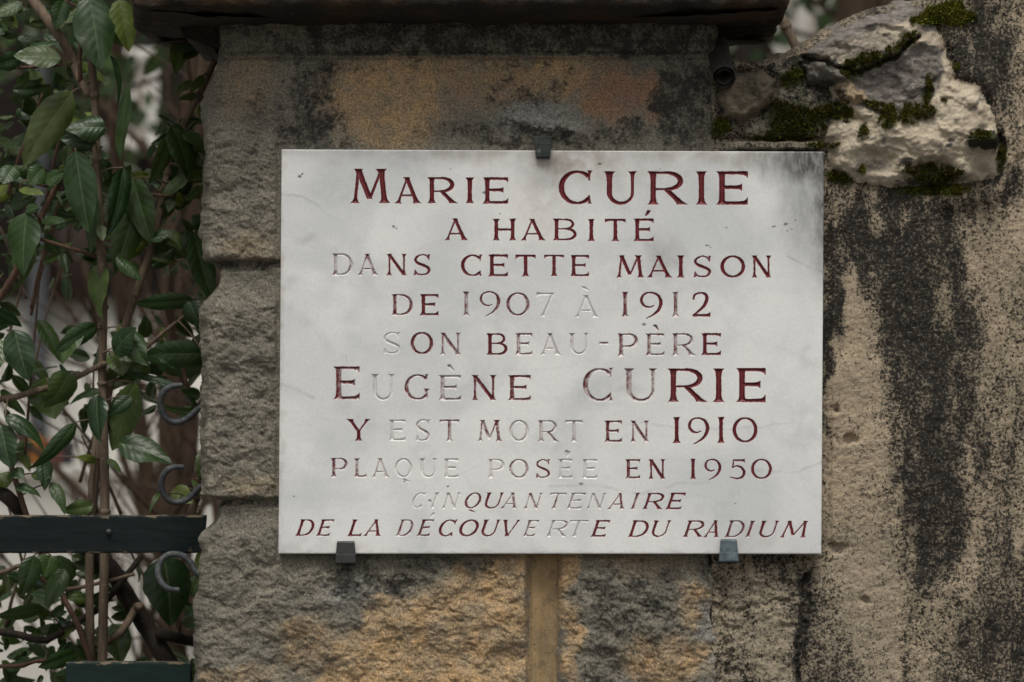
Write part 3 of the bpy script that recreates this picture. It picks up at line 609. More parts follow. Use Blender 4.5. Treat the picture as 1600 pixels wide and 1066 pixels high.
# ================================================================ the marble plaque, its face cut with V-grooved letters
T, t_ = .162, .108; FL = .105
def arc(cx, cy, rx, ry, a0, a1, wT=T, wt=.093, n=26, tw=0):
    a_ = np.radians(np.linspace(a0, a1, n)); return ('C', np.stack([cx + rx * np.cos(a_), cy + ry * np.sin(a_)], -1), wt + (wT - wt) * np.abs(np.cos(a_ + tw)) ** 1.4)
def spl(pts, ws):
    q = catmull(np.column_stack([np.array(pts, float), np.array(ws, float)]), 7); return ('C', q[:, :2], q[:, 2])
def St(u0, v0, u1, v1, wd=T, f0=1, f1=1): return ('S', u0, v0, u1, v1, wd, f0, f1)
def Ar(u0, u1, v, wd=t_, f0=0, f1=0): return ('A', u0, u1, v, wd, f0, f1)
SL = .165                                                   # room a stem's serif needs at the glyph's side
GL = {
 'I': (.17, .17, [St(.5, 0, .5, 1)]),
 'E': (SL, .05, [St(0, 0, 0, 1), Ar(0, 1, .957, t_, 0, 1.5), Ar(0, .78, .52, t_, 0, .8), Ar(0, 1, .043, t_, 0, 1.7)]),
 'L': (SL, .03, [St(0, 0, 0, 1), Ar(0, 1, .043, t_, 0, 1.7)]),
 'T': (.03, .03, [St(.5, 0, .5, 1, T, 1, 0), Ar(0, 1, .957, t_, 1.4, 1.4)]),
 'H': (SL, SL, [St(0, 0, 0, 1), St(1, 0, 1, 1), Ar(0, 1, .5, t_)]),
 'N': (.14, .14, [St(0, 0, 0, 1, .09), St(1, 0, 1, 1, .09), St(-.04, 1, 1.03, 0, .15, 0, 0)]),
 'M': (.13, .13, [St(0, 0, .12, 1, .09), St(.1, 1, .5, .12, .155, .4, 0), St(.5, .12, .9, 1, .08, 0, .4), St(.88, 1, 1, 0, .15)]),
 'A': (.12, .14, [St(0, 0, .49, 1, .08, 1, .25), St(.44, 1, 1, 0, .15, .5, 1), Ar(.2, .8, .3, .075)]),
 'V': (.12, .12, [St(0, 1, .5, 0, .15), St(.5, 0, 1, 1, .08, .2, 1)]),
 'Y': (.12, .12, [St(0, 1, .5, .42, .14, 1, 0), St(.5, .42, 1, 1, .08, 0, 1), St(.5, 0, .5, .48, T, 1, 0)]),
 'D': (SL, .07, [St(0, 0, 0, 1), Ar(-.05, .45, .957, .075), Ar(-.05, .45, .043, .075), arc(.4, .5, .6, .457, -90, 90)]),
 'P': (SL, .07, [St(0, 0, 0, 1), Ar(-.05, .55, .957, .075), Ar(0, .55, .44, .07), arc(.52, .70, .48, .258, -90, 90)]),
 'R': (SL, .04, [St(0, 0, 0, 1), Ar(-.05, .45, .957, .075), Ar(0, .45, .46, .07), arc(.42, .71, .46, .25, -90, 90), St(.42, .46, .95, 0, .14, 0, .8)]),
 'B': (SL, .07, [St(0, 0, 0, 1), Ar(-.05, .5, .957, .075), Ar(0, .5, .53, .07), Ar(-.05, .5, .043, .075), arc(.48, .745, .40, .215, -90, 90, .12), arc(.5, .285, .5, .245, -90, 90, .14)]),
 'O': (.07, .07, [arc(.5, .5, .5, .457, 0, 360, T, .093, 44)]),
 'Q': (.07, .07, [arc(.5, .5, .5, .457, 0, 360, T, .093, 44), spl([(.36, -.07), (.62, -.13), (1.0, -.24)], [.04, .1, .03])]),
 'C': (.07, .05, [arc(.55, .5, .55, .457, 48, 312, T, .075, 36), St(.96, .70, .99, 1.0, .05, .0, .55), St(.99, .02, .96, .27, .05, .3, 0)]),
 'G': (.07, .10, [arc(.5, .5, .52, .457, 48, 318, T, .075, 36), St(.88, .74, .91, 1.0, .05, 0, .5), St(.90, .08, .90, .44, .1, 0, .9)]),
 'U': (.14, .13, [St(0, .3, 0, 1, T, 0, 1), St(1, .3, 1, 1, .09, 0, 1), ('C', np.stack([.5 + .5 * np.cos(np.radians(np.linspace(180, 360, 26))), .36 + .32 * np.sin(np.radians(np.linspace(180, 360, 26)))], -1), np.linspace(T, .09, 26) - .03 * np.sin(np.radians(np.linspace(0, 180, 26))))]),
 'S': (.08, .08, [spl([(.90, .80), (.74, .93), (.45, .955), (.16, .86), (.07, .71), (.22, .58), (.55, .48), (.86, .37), (.95, .24), (.80, .09), (.5, .045), (.22, .08), (.06, .22)], [.06, .07, .07, .10, .12, .13, .14, .13, .12, .09, .07, .07, .06]), St(.93, .72, .94, .98, .05, 0, .5), St(.04, .02, .05, .28, .05, .5, 0)]),
 '-': (.0, .0, [Ar(0, 1, .5, .11, .2, .2)]),
 '1': (.17, .14, [St(.55, 0, .55, 1, .145, .9, .7), St(-.15, .86, .5, 1.0, .06, 0, 0)]),
 '0': (.07, .07, [arc(.5, .5, .5, .457, 0, 360, .14, .075, 44)]),
 '9': (.07, .07, [spl([(.62, .42), (.44, .36), (.2, .42), (.06, .62), (.16, .86), (.46, .96), (.8, .86), (.96, .58), (.88, .3), (.66, .08), (.3, -.1)], [.05, .07, .10, .12, .09, .075, .11, .15, .13, .09, .04])]),
 '7': (.05, .04, [Ar(0, 1, .95, .09, 1.6, 0), St(.95, 1, .35, 0, .10, 0, .5)]),
 '2': (.07, .05, [spl([(.05, .72), (.12, .88), (.42, .96), (.72, .9), (.8, .7), (.62, .42), (.3, .2), (.05, .06)], [.09, .09, .08, .12, .14, .12, .09, .06]), Ar(.0, 1, .05, .10, 0, 1.4)]),
 '5': (.06, .05, [Ar(.2, .98, .95, .10, 0, 1.2), St(.16, .56, .24, 1, .07, 0, 0), spl([(.14, .56), (.4, .66), (.75, .58), (.93, .34), (.78, .1), (.42, .03), (.02, .1)], [.05, .08, .12, .145, .12, .08, .05])]),
}
# one row per letter: character, left, right, top, bottom (photograph px), paint left in it, slant
LN = [
 [('M',547.7,608,264,317.7,1),('A',617,657.5,277,318,1),('R',668,712.4,277,318,1),('I',725.6,742.5,278,318,1),('E',754.6,796,277.5,318.5,1),('C',873.5,924.8,266.5,320,1),('U',945,995,268,320,1),('R',1012,1071,268,320,1),('I',1086.6,1105.5,268,320,1),('E',1119.6,1171,268,320,1)],
 [('A',694.6,730.7,341.6,375.7,1),('H',769.8,806.7,342,376,1),('A',814,852,342,376,1),('B',864,901,342,376,1),('I',918,930,342.5,377,1),('T',944,979,342.5,377,1),('\u00c9',990,1023,342,377,1)],
 [('D',518.7,551,396.5,430.6,.36),('A',558.7,591,397,430.6,.45),('N',603.7,636,397,430.6,.8),('S',644.8,674.4,397,431,.95),('C',720.5,753,398,432,1),('E',763,795.4,398,432,1),('T',804.5,838,398.5,432,1),('T',849,882.5,398.5,432,.75),('E',891,922,399,432,.8),('M',962.8,1005.8,399.3,434,.85),('A',1011,1050,399.5,434,.95),('I',1057,1070.6,399.5,434,1),('S',1082,1113,399.5,434,.95),('O',1126,1164,399.5,434,1),('N',1174,1205.7,399.5,434,.95)],
 [('D',611.6,644.8,460,493,.62),('E',656,686.8,460,493,.92),('1',720,735.5,456,494,.45),('9',747,783,455,491,.65),('0',791,827.5,457,494,.6),('7',836,867,457.5,495,.08),('\u00c0',898,935.5,461.5,496,.05),('1',969.8,982.5,456.5,495,.6),('9',997.4,1036.8,456,494,.85),('1',1048,1062,456.5,495,.55),('2',1079.6,1112,456.5,495,.95)],
 [('S',597,627.5,518.7,553.6,.05),('O',641.8,676.7,519,553.8,.7),('N',687,720.7,520,554.5,.55),('B',760,793,521,555,.85),('E',804.6,833.7,521,555,.48),('A',844,876.5,521,555,.26),('U',889,920,520.6,554,.22),('-',936,950.8,519,554,.3),('P',964.5,996.7,521.5,557,.55),('\u00c8',1008.5,1040,521.5,556,.5),('R',1049.8,1085.5,521,556,.46),('E',1095.7,1128,521,555,.96)],
 [('E',520.8,564.8,573,624.6,.62),('U',580,617,584.7,625.7,.12),('G',633,674,585,625.7,.55),('\u00c8',685,722.4,586.5,626,.36),('N',736.7,776,586.5,626,.7),('E',793.6,831.5,586.5,626,.68),('C',911,958,575,628,.5),('U',975.5,1027,576,628,.48),('R',1043.5,1101.5,576,628.5,.8),('I',1113,1133,576,628.5,1),('E',1150.7,1199,575.5,628.5,1)],
 [('Y',542,579,655,689,.85),('E',607,635.5,656,689,.15),('S',648,673.4,655,690,.32),('T',685.8,718.8,656,690,.46),('M',746,784,656.5,690,.55),('O',795.8,826,656.5,690,.25),('R',839.8,872,657,691,.36),('T',882,911.7,657,691,.24),('E',944,973.6,657.5,691,.66),('N',984.6,1014.8,657.5,691,.58),('1',1049.8,1063.5,652,692.5,1),('9',1072.6,1109.5,652,690,1),('1',1120,1132,652,692.5,.95),('0',1144.6,1183.7,652,692,.98)],
 [('P',516.6,543,716,746.4,.55),('L',553,573.6,716.5,746,.45),('A',580.7,608.8,716.5,746.5,.32),('Q',617,644,716.5,746.5,.1),('U',655.5,683,716.5,746.5,.08),('E',693,718,717,746.5,.16),('P',762,788,717.5,747,.18),('O',795.8,826,717.5,747.5,.46),('S',835.7,861,717.5,747.5,.68),('\u00c9',871.5,896,717.5,747.5,.05),('E',909,935,718,748,.06),('E',977,1001.6,718,748,.68),('N',1013,1040,718,748.6,.88),('1',1076.7,1088,717,748.8,.95),('9',1098.7,1128,717,747,.95),('5',1139,1166,718,749,.95),('0',1173.5,1206,717,749,1)],
 [('C',643,666,769.8,794.5,.02),('I',670.6,688.5,770,794.5,.05),('N',690,720.7,770,795,.3),('Q',725.6,751.8,770,795,.7),('U',757,787.5,770,795,.88),('A',782,807,770,795,.55),('N',817.8,849,770.5,795.5,.45),('T',859,886.7,770.5,795.5,.4),('E',885,917,770.5,795.5,.34),('N',916,948,770.5,795.5,.38),('A',949,975,770.5,796,.62),('I',984,1001.6,770.5,796,.55),('R',1004,1036,770.5,796,.82),('E',1040,1073,770.5,796,.96)],
 [('D',461.6,490,811.8,837.7,.85),('E',493.8,524,812,838,.7),('L',542.8,564.8,812,838,1),('A',567.5,594,812,838,.75),('D',618,645,812,838,.55),('\u00c9',651,680,812,838,.66),('C',685,714,812,838.5,.92),('O',717,747.7,812,838.5,.98),('U',752,782,812.5,838.5,.86),('V',787,814,812.5,838.5,.78),('E',817,844,813,838.5,.45),('R',853.5,886,813,839,.28),('T',889.7,921,813,839,.24),('E',923,955,813,839,.86),('D',981,1012.6,813.5,839.5,.9),('U',1018,1049,813.5,839.5,.88),('R',1067,1098.7,813.5,839.5,.76),('A',1098.7,1122.6,813.5,840,.78),('D',1132,1162.5,813.5,840,.66),('I',1162.5,1182,814,840,.64),('U',1186,1217.5,814,840,.95),('M',1219,1258,814,840,.98)],
]
LTXT = ['MARIE CURIE', 'A HABIT\u00c9', 'DANS CETTE MAISON', 'DE 1907 \u00c0 1912', 'SON BEAU-P\u00c8RE', 'EUG\u00c8NE CURIE', 'Y EST MORT EN 1910', 'PLAQUE POS\u00c9E EN 1950', 'CINQUANTENAIRE', 'DE LA D\u00c9COUVERTE DU RADIUM']
PY_ = -.030                           # the plaque's face stands 30 mm proud of the wall
ku = (5 + PY_) / 5
stp = .9
xs = np.arange(0, 848.01, stp); ys = np.arange(0, 631.01, stp)
xs = np.concatenate([[0, 0, .5], xs[2:-2], [847.5, 848, 848]]); ys = np.concatenate([[0, 0, .5], ys[2:-2], [630.5, 631, 631]])
YY, XX = np.meshgrid(ys, xs, indexing='ij'); U, Vv = XX / 848, YY / 631
cTL, cTR, cBL, cBR = (440, 233.5), (1287.5, 237), (435, 865.5), (1283.5, 866)
def bil(k): return (cTL[k] * (1 - U) + cTR[k] * U) * (1 - Vv) + (cBL[k] * (1 - U) + cBR[k] * U) * Vv
GX, GY = bil(0), bil(1)
depth = np.zeros_like(GX); paint = np.zeros_like(GX); tint = np.zeros_like(GX); lid = np.full(GX.shape, -1)
rowpx = 233.5 + ys * (866 - 235) / 631.0
def carve(prims, x0, x1, yt, yb, pnt, sh, line, mL, mR, seed, vlim=(0, 1)):
    Hh = yb - yt; pad = 6
    if sh: mL *= .85; mR *= .85
    xe0, xe1 = x0 - pad, x1 + pad + sh * Hh
    j0 = np.searchsorted(xs, xe0 - 445); j1 = np.searchsorted(xs, xe1 - 430); i0 = np.searchsorted(rowpx, yt - .45 * Hh); i1 = np.searchsorted(rowpx, yb + .35 * Hh)
    sl = (slice(i0, i1), slice(j0, j1)); gx, gy = GX[sl], GY[sl]
    wob = .35 * perlin(gx / 5, gy / 5, seed); gx = gx + wob; gy = gy + .35 * perlin(gx / 5, gy / 5, seed + 1)
    v = (yb - gy) / Hh; gx = gx - sh * Hh * v
    wpx = (x1 - sh * Hh) - x0; a0 = x0 + mL * Hh; wi = wpx - (mL + mR) * Hh
    best = np.full(gx.shape, -9.0)
    for p in prims:
        if p[0] == 'S':
            _, u0, v0, u1, v1, wd, f0, f1 = p
            if v0 > v1: u0, v0, u1, v1, f0, f1 = u1, v1, u0, v0, f1, f0
            tt = np.clip((v - v0) / (v1 - v0), -.3, 1.3); xc = a0 + (u0 + (u1 - u0) * tt) * wi
            ct = (v1 - v0) * Hh / math.hypot((v1 - v0) * Hh, (u1 - u0) * wi)
            hw = wd * Hh / 2 / ct + FL * Hh * (f0 * np.exp(-np.maximum(v - v0, 0) / .062) + f1 * np.exp(-np.maximum(v1 - v, 0) / .062))
            d = (hw - np.abs(gx - xc)) * ct; d = np.minimum(d, np.minimum(v - v0, v1 - v) * Hh)
        elif p[0] == 'A':
            _, u0, u1, vv, wd, f0, f1 = p; xa, xb = a0 + u0 * wi, a0 + u1 * wi; yc = yb - vv * Hh
            hw = wd * Hh / 2 + .085 * Hh * (f0 * np.exp(-np.maximum(gx - xa, 0) / (.06 * Hh)) + f1 * np.exp(-np.maximum(xb - gx, 0) / (.06 * Hh)))
            d = hw - np.abs(gy - yc); d = np.minimum(d, np.minimum(gx - xa, xb - gx)); d = np.minimum(d, np.minimum(v, 1 - v) * Hh + .2)
        else:
            _, pts, ws = p; d = np.full(gx.shape, -9.0); q = np.stack([a0 + pts[:, 0] * wi, yb - pts[:, 1] * Hh], -1)
            for k in range(len(q) - 1):
                ax, ay = q[k]; bx, by = q[k + 1]; ex, ey = bx - ax, by - ay
                t = np.clip(((gx - ax) * ex + (gy - ay) * ey) / (ex * ex + ey * ey + 1e-9), 0, 1)
                d = np.maximum(d, (ws[k] + (ws[k + 1] - ws[k]) * t) * Hh / 2 - np.hypot(gx - ax - t * ex, gy - ay - t * ey))
        best = np.maximum(best, d)
    dep = np.clip(best, 0, 3.2); ins = sst(-.45, .45, best)
    depth[sl] = np.maximum(depth[sl], dep)
    # paint clings to the upper and left walls of the cut first
    gyd = np.gradient(best, axis=0); gxd = np.gradient(best, axis=1)
    up = np.clip(gyd * .8 + gxd * .35, -1, 1) * sst(-.5, .3, best)
    pv = pnt * 1.12 - .06 + (1 - pnt) * (.42 * up * min(1, pnt * 3) + .62 * fbm(gx, gy, 11, 3, seed + 3) * min(1, pnt * 4))
    paint[sl] = np.maximum(paint[sl], np.clip(pv, 0, 1.2) * ins)
    tint[sl] = np.maximum(tint[sl], ins * min(1, .12 + pnt * 1.9) * (.7 + .5 * np.clip(up, 0, 1))); lid[sl] = np.where(best > 0, line, lid[sl])  # paint residue, deepened on upper walls to put groove shade into the colour
ACC = {'\u00c9': ('E', [spl([(.50, 1.14), (.60, 1.22), (.72, 1.36)], [.05, .12, .16])]), '\u00c8': ('E', [spl([(.36, 1.38), (.5, 1.26), (.62, 1.16)], [.15, .11, .04])]), '\u00c0': ('A', [spl([(.30, 1.40), (.45, 1.30), (.62, 1.22)], [.15, .11, .04])])}
ADJ = dict(A=(0, 0), L=(0, .05), M=(0, .1), R=(0, .3), N=(0, 1), V=(1, 1), T=(.9, 1), U=(.4, 1), D=(0, .5), O=(.3, .6), Q=(.3, .6), C=(.3, .9))
sd = 500; wid = 0; WORDS = []
for li, ln in enumerate(LN):
    sh = .33 if li >= 8 else 0; wl_ = LTXT[li].replace('-', ' -').split(' '); wcnt = [len(w_) for w_ in wl_]; wi_ = 0; k_ = 0; base_w = len(WORDS); WORDS += [(w_.strip('-'), li) for w_ in wl_]
    for (ch, x0, x1, yt, yb, p) in ln:
        if k_ == wcnt[wi_]: wi_ += 1; k_ = 0
        k_ += 1; word = base_w + wi_
        sd += 7; bc, extra = ACC.get(ch, (ch, []))
        mL, mR, pr = GL[bc]
        if sh: lo_, hi_ = ADJ.get(bc, (0, 1)); x0 -= lo_ * sh * (yb - yt); x1 += (1 - hi_) * sh * (yb - yt)
        carve(pr, x0, x1, yt, yb, p, sh, word, mL, mR, sd)
        if extra: carve(extra, x0, x1, yt, yb, .06 if (ch == '\u00c9' and li == 9) else p, sh, word, mL, mR, sd)
wxp = fbm(GX, GY, 40, 3, 301) * 14
soot = blobs(GX + wxp, GY + wxp, [(1, 1272, 250, 66, 40, .8), (.85, 1290, 310, 24, 110, .8), (.55, 1215, 246, 70, 22, .8), (.45, 1260, 320, 34, 70, .9), (.55, 1195, 256, 10, 26, .8), (.38, 860, 262, 32, 26, .8)])
soot = np.maximum(soot, .22 * (1 - sst(0, 14, GY - 236)) * (.7 + fbm(GX, GY, 60, 2, 305)))
soot = np.maximum(soot, .30 * blobs(GX + wxp, GY + wxp, [(1, 1040, 400, 26, 30, .8), (.6, 985, 610, 20, 8, .8), (.7, 480, 375, 18, 8, .8)]))
brown = blobs(GX + wxp, GY + wxp, [(.75, 895, 250, 70, 26, .9), (.3, 850, 300, 40, 60, .9), (.3, 545, 858, 30, 10, .8), (.25, 1140, 858, 30, 10, .8), (.4, 760, 244, 220, 12, .8), (.35, 1080, 246, 160, 12, .8), (.3, 950, 275, 60, 20, .8), (.4, 437, 560, 5, 320, .8), (.3, 860, 864, 420, 4, .8), (.35, 445, 860, 30, 8, .8), (.2, 1180, 840, 60, 30, .8)])
vein = np.zeros_like(GX)
for pl, wv, av in [([(437, 305), (470, 306), (495, 320), (512, 336), (530, 340)], 1.6, .5), ([(1230, 400), (1262, 418), (1286, 426)], 1.4, .55), ([(860, 760), (930, 758), (1000, 772), (1060, 756), (1110, 754)], 1.8, .35), ([(1180, 735), (1240, 738), (1284, 722)], 2, .35), ([(440, 600), (468, 612), (490, 622)], 2.4, .4), ([(445, 480), (500, 520), (520, 560)], 6, .2), ([(1000, 660), (1080, 672), (1190, 668), (1284, 650)], 1.6, .3)]:
    vein = np.maximum(vein, av * (1 - sst(wv * .3, wv * 1.8, linedist(GX + wxp * .3, GY + wxp * .3, pl))))
vein = np.maximum(vein, .34 * sst(.05, .6, fbm(GX, GY, 120, 4, 330, 80)))
speck = np.zeros_like(GX)
for cx, cy, r_ in [(468, 276, 2.2), (472, 272, 1.4), (757, 301, 2.4), (615, 354, 1.8), (619, 357, 1.2), (1228, 350, 2.6), (1209, 354, 2), (1243, 344, 1.4), (1230, 361, 1), (1237, 358, 1), (1135, 356, 1), (1105, 384, 2), (1110, 387, 1.2), (937, 256, 2), (459, 776, 1.4), (1006, 507, 2.6), (1024, 509, 2.2), (885, 705, 2), (908, 756, 2), (1148, 787, 1.2), (700, 760, 1.6), (699, 772, 1.6), (672, 782, 2), (633, 752, 1.6), (704, 264, .8), (782, 334, 1), (1032, 264, 1)]:
    speck = np.maximum(speck, (1 - sst(r_ * .4, r_ * 1.3, np.hypot((GX - cx) / 1.5 + perlin(GX / 3, GY / 3, 9), GY - cy + perlin(GX / 3, GY / 3, 8)))) * .85)
speck = np.maximum(speck, .22 * (1 - sst(.3, 1.0, linedist(GX, GY, [(540, 556), (541, 562), (543, 567)]))))
GX0 = np.where(edge_ := (np.minimum(np.minimum(XX, 848 - XX), np.minimum(YY, 631 - YY)) < 4), 1., 0.) * np.clip(fbm(GX, GY, 26, 4, 345, None, .65) - .12, 0, 1)
relief = 2.5 * GX0 + .5 * fbm(GX, GY, 160, 2, 340) + .15 * fbm(GX, GY, 20, 2, 341)
Yp = PY_ * 1000 + depth * 1.15 + relief * .6
edge = np.minimum(np.minimum(XX, 848 - XX), np.minimum(YY, 631 - YY))
Yp = Yp + np.where(edge <= 0, 1.2, 0) + np.where((edge > 0) & (edge < .7), .5, 0)
bmask = np.zeros(GX.shape, bool); bmask[0] = bmask[-1] = True; bmask[:, 0] = bmask[:, -1] = True
Yp = np.where(bmask, 2.0, Yp)
PV = np.stack([PX(GX) * ku, Yp / 1000, CAMZ + (PZ(GY) - CAMZ) * ku], -1)
plaque = empty('memorial_plaque', (.062, 0, float(PV[-1, 0, 2])), 'white marble plaque cut with worn dark red French lettering on the pillar', 'plaque')
F = grid_faces(*GX.shape)
p = PV.reshape(-1, 3)[F[len(F) // 2 + 31]]; nrm = np.cross(p[1] - p[0], p[2] - p[0])
if nrm[1] > 0: F = F[:, ::-1]
fl = np.max(lid.ravel()[F], axis=1)
at = dict(paint=paint, tint=tint, soot=soot, brown=brown, vein=vein, speck=speck)
split_mesh('slab', PV, F, fl == -1, MARBLE, plaque, at)
for wk, (txt, li) in enumerate(WORDS):
    o = split_mesh('inscription_word', PV, F, fl == wk, MARBLE, plaque, at)
    o['label'] = ('slanted ' if li >= 8 else '') + 'carved word ' + txt + ' in the line ' + LTXT[li]
# metal clips holding the plaque
def clip(px0, px1, py0, py1, up, m, label):
    yf = PY_ - .010; c = P((px0 + px1) / 2, py1 if not up else py0, yf)
    e = empty('metal_clip', (c[0], 0, c[2]), label, 'clip', 'clips holding the marble plaque')
    a_, b_ = P(px0, py0, yf), P(px1, py1, yf); x0, x1, zt, zb = a_[0], b_[0], a_[2], b_[2]
    mb = MB(); tp = .0022
    # tapering tongue over the face of the plaque: wider at the wall-side end
    def ring(z, ins, y0, y1): return [(x0 + ins, y0, z), (x1 - ins, y0, z), (x1 - ins, y1, z), (x0 + ins, y1, z)]
    lip = zb if not up else zt; tip = zt if not up else zb; sgn = 1 if not up else -1; h_ = abs(zt - zb)
    lv = [(lip, 0, yf + .0015, .004), (lip + sgn * .0015, -.0003, yf, .004), (lip + sgn * h_ * .38, .0006, yf + .0, .004), (lip + sgn * h_ * .45, .0008, yf + .0004, PY_ - .0005), (tip - sgn * .002, tp, yf + .001, PY_ - .0005), (tip, tp + .0012, yf + .003, PY_ - .0005)]
    V = np.array([ring(z, i_, y0, y1) for z, i_, y0, y1 in lv]).reshape(-1, 3); Fq = grid_faces(len(lv), 4, True)
    Fq = np.vstack([Fq, [[0, 1, 2, 3]], [[(len(lv) - 1) * 4 + k for k in (3, 2, 1, 0)]]])
    mb.add(V, Fq); o = mb.build('clip_tongue', m, e, False)
    bm_ = o.modifiers.new('bevel', 'BEVEL'); bm_.width = .0009; bm_.segments = 2; bm_.limit_method = 'ANGLE'
    mb = MB(); cz = lip + (.001 if not up else -.001)   # shank driven into the wall
    box(mb, x0 + .004, x1 - .004, -.002, .05, cz - .004 if not up else cz - .004, cz + .004, .001); mb.build('clip_shank', m, e, False)
    return e
clip(835, 862, 212, 247, True, mat_metal('verdigris_clip', (.042, .052, .046), (.026, .033, .030), .65, .2, (.20, .21, .185)), 'verdigris stained clip at the top edge of the plaque')
clip(524, 556, 846, 881, False, mat_metal('dark_clip', (.055, .057, .056), (.042, .043, .042), .45, .4), 'dark grey clip below the word LA on the plaque')
clip(1124, 1154, 843, 878, False, mat_metal('blue_clip', (.13, .17, .19), (.075, .095, .105), .5, .3, (.19, .23, .25)), 'blue grey clip below the word RADIUM on the plaque')

# ================================================================ iron hooks in the pillar's left side
IRON = mat_metal('hook_iron', (.075, .082, .084), (.042, .045, .047), .55, .25, (.11, .14, .14))
HK = [([(344, 635), (330, 636), (314, 637), (303, 645), (291, 655), (276, 660), (261, 655), (252, 640), (251, 624), (257, 611), (268, 604), (285, 602)], 'topmost iron hook, curled round a narrow green leaf'),
      ([(344, 758), (328, 759), (313, 761), (303, 771), (290, 782), (273, 785), (259, 777), (252, 761), (254, 746), (261, 735), (272, 730), (287, 730)], 'middle iron hook just above the dark green rail, open end upward'),
      ([(340, 899), (318, 898), (306, 893), (298, 880), (286, 869), (269, 866), (254, 873), (247, 889), (249, 904), (257, 916), (267, 921), (280, 922)], 'lowest iron hook, just under the dark green rail, curling downward')]
for pts, lab in HK:
    Yh = .075; q = [P(x, y, Yh + .012 * math.sin(i * .5)) for i, (x, y) in enumerate(pts)]
    q = np.vstack([[q[0] + [.04, 0, 0]], q])
    e = empty('iron_hook', q[1], lab, 'hook', 'iron hooks in the pillar side')
    mb = MB(); r_ = [.0052] * (len(q) - 3) + [.0051, .0048, .0043]; tube(mb, q, r_, 12, int(pts[3][1]), .09, 7); mb.build('hook_rod', IRON, e)
    mb = MB(); c = P(pts[1][0] + 8, pts[1][1], Yh); tube(mb, [c + [-.004, 0, 0], c + [.016, 0, 0]], [.0075, .0095], 12, 2, .2, 3); mb.build('mortar_plug', STONE, e)

# ================================================================ green fence
fence = empty('green_fence', (P(160, 830, .14)[0], .15, 0), 'dark green painted wooden fence rail and lower board left of the pillar', 'fence')
GP = mat_green_paint('dark_green_paint', (.0065, .013, .0135), (.0045, .009, .0095)); GP2 = mat_green_paint('worn_green_paint', (.009, .023, .019), (.007, .017, .014))
def plank(name, px0, px1, py0, py1, Y, th, m, seed):
    a_, b_ = P(px0, py0, Y), P(px1, py1, Y); n, k = 220, 14
    prof = [(0, th), (0, .003), (.0, .0015), (.0015, 0)]; zt, zb = a_[2], b_[2]
    zr = [zt, zt, zt - .0012, zt - .004, zt - .012] + list(np.linspace(zt - .02, zb + .02, 9)) + [zb + .012, zb + .004, zb + .0012, zb, zb]
    yr = [Y + th, Y + .0012, Y, Y, Y] + [Y] * 9 + [Y, Y, Y, Y + .0012, Y + th]
    ed = [1, 1, 1, .6, .2] + [0] * 9 + [.2, .5, .9, 1, 1]
    x = np.linspace(a_[0], b_[0], n); V = np.zeros((len(zr), n, 3)); V[..., 0] = x; V[..., 1] = np.array(yr)[:, None]; V[..., 2] = np.array(zr)[:, None]
    X2, Z2 = np.meshgrid(x * 1000, np.array(zr) * 1000, indexing='ij'); X2 = X2.T; Z2 = Z2.T
    V[..., 1] += .0006 * fbm(X2, Z2, 60, 3, seed, 6); V[..., 2] += .0012 * fbm(X2, Z2 * .02, 25, 3, seed + 2)
    mb = MB('edge'); mb.add(V, grid_faces(len(zr), n), edge=np.repeat(ed, n))
    e0 = V[:, -1]; e1 = e0.copy(); e1[:, 0] += .001; cap = np.stack([e0, np.broadcast_to(e0.mean(0) + [.0012, 0, 0], e0.shape)], 1)
    for s_, idx in ((1, -1), (-1, 0)):
        c_ = np.stack([V[:, idx], np.broadcast_to(V[:, idx].mean(0), V[:, idx].shape)], 1); mb.add(c_, grid_faces(len(zr), 2)[:, ::s_], edge=.3)
    return mb.build(name, m, fence)
plank('rail', -900, 321, 805.5, 864.5, .13, .028, GP, 3)
o = plank('board', 103, 297, 1035, 1600, .115, .03, GP2, 8); o['label'] = 'greener lower board with a square top'
plank('board', -160, 34, 1085, 1600, .115, .03, GP2, 9)
mb = MB(); tube(mb, [P(170, 831, .131), P(170, 831, .124)], [.0045, .004], 10, 1, 0, 2); mb.build('bolt_head', IRON, fence)
mb = MB('edge'); box(mb, P(-300, 0, .15)[0] - .05, P(-300, 0, .15)[0] + .05, .165, .24, 0, 1.75, .004); mb.build('post', GP, fence)

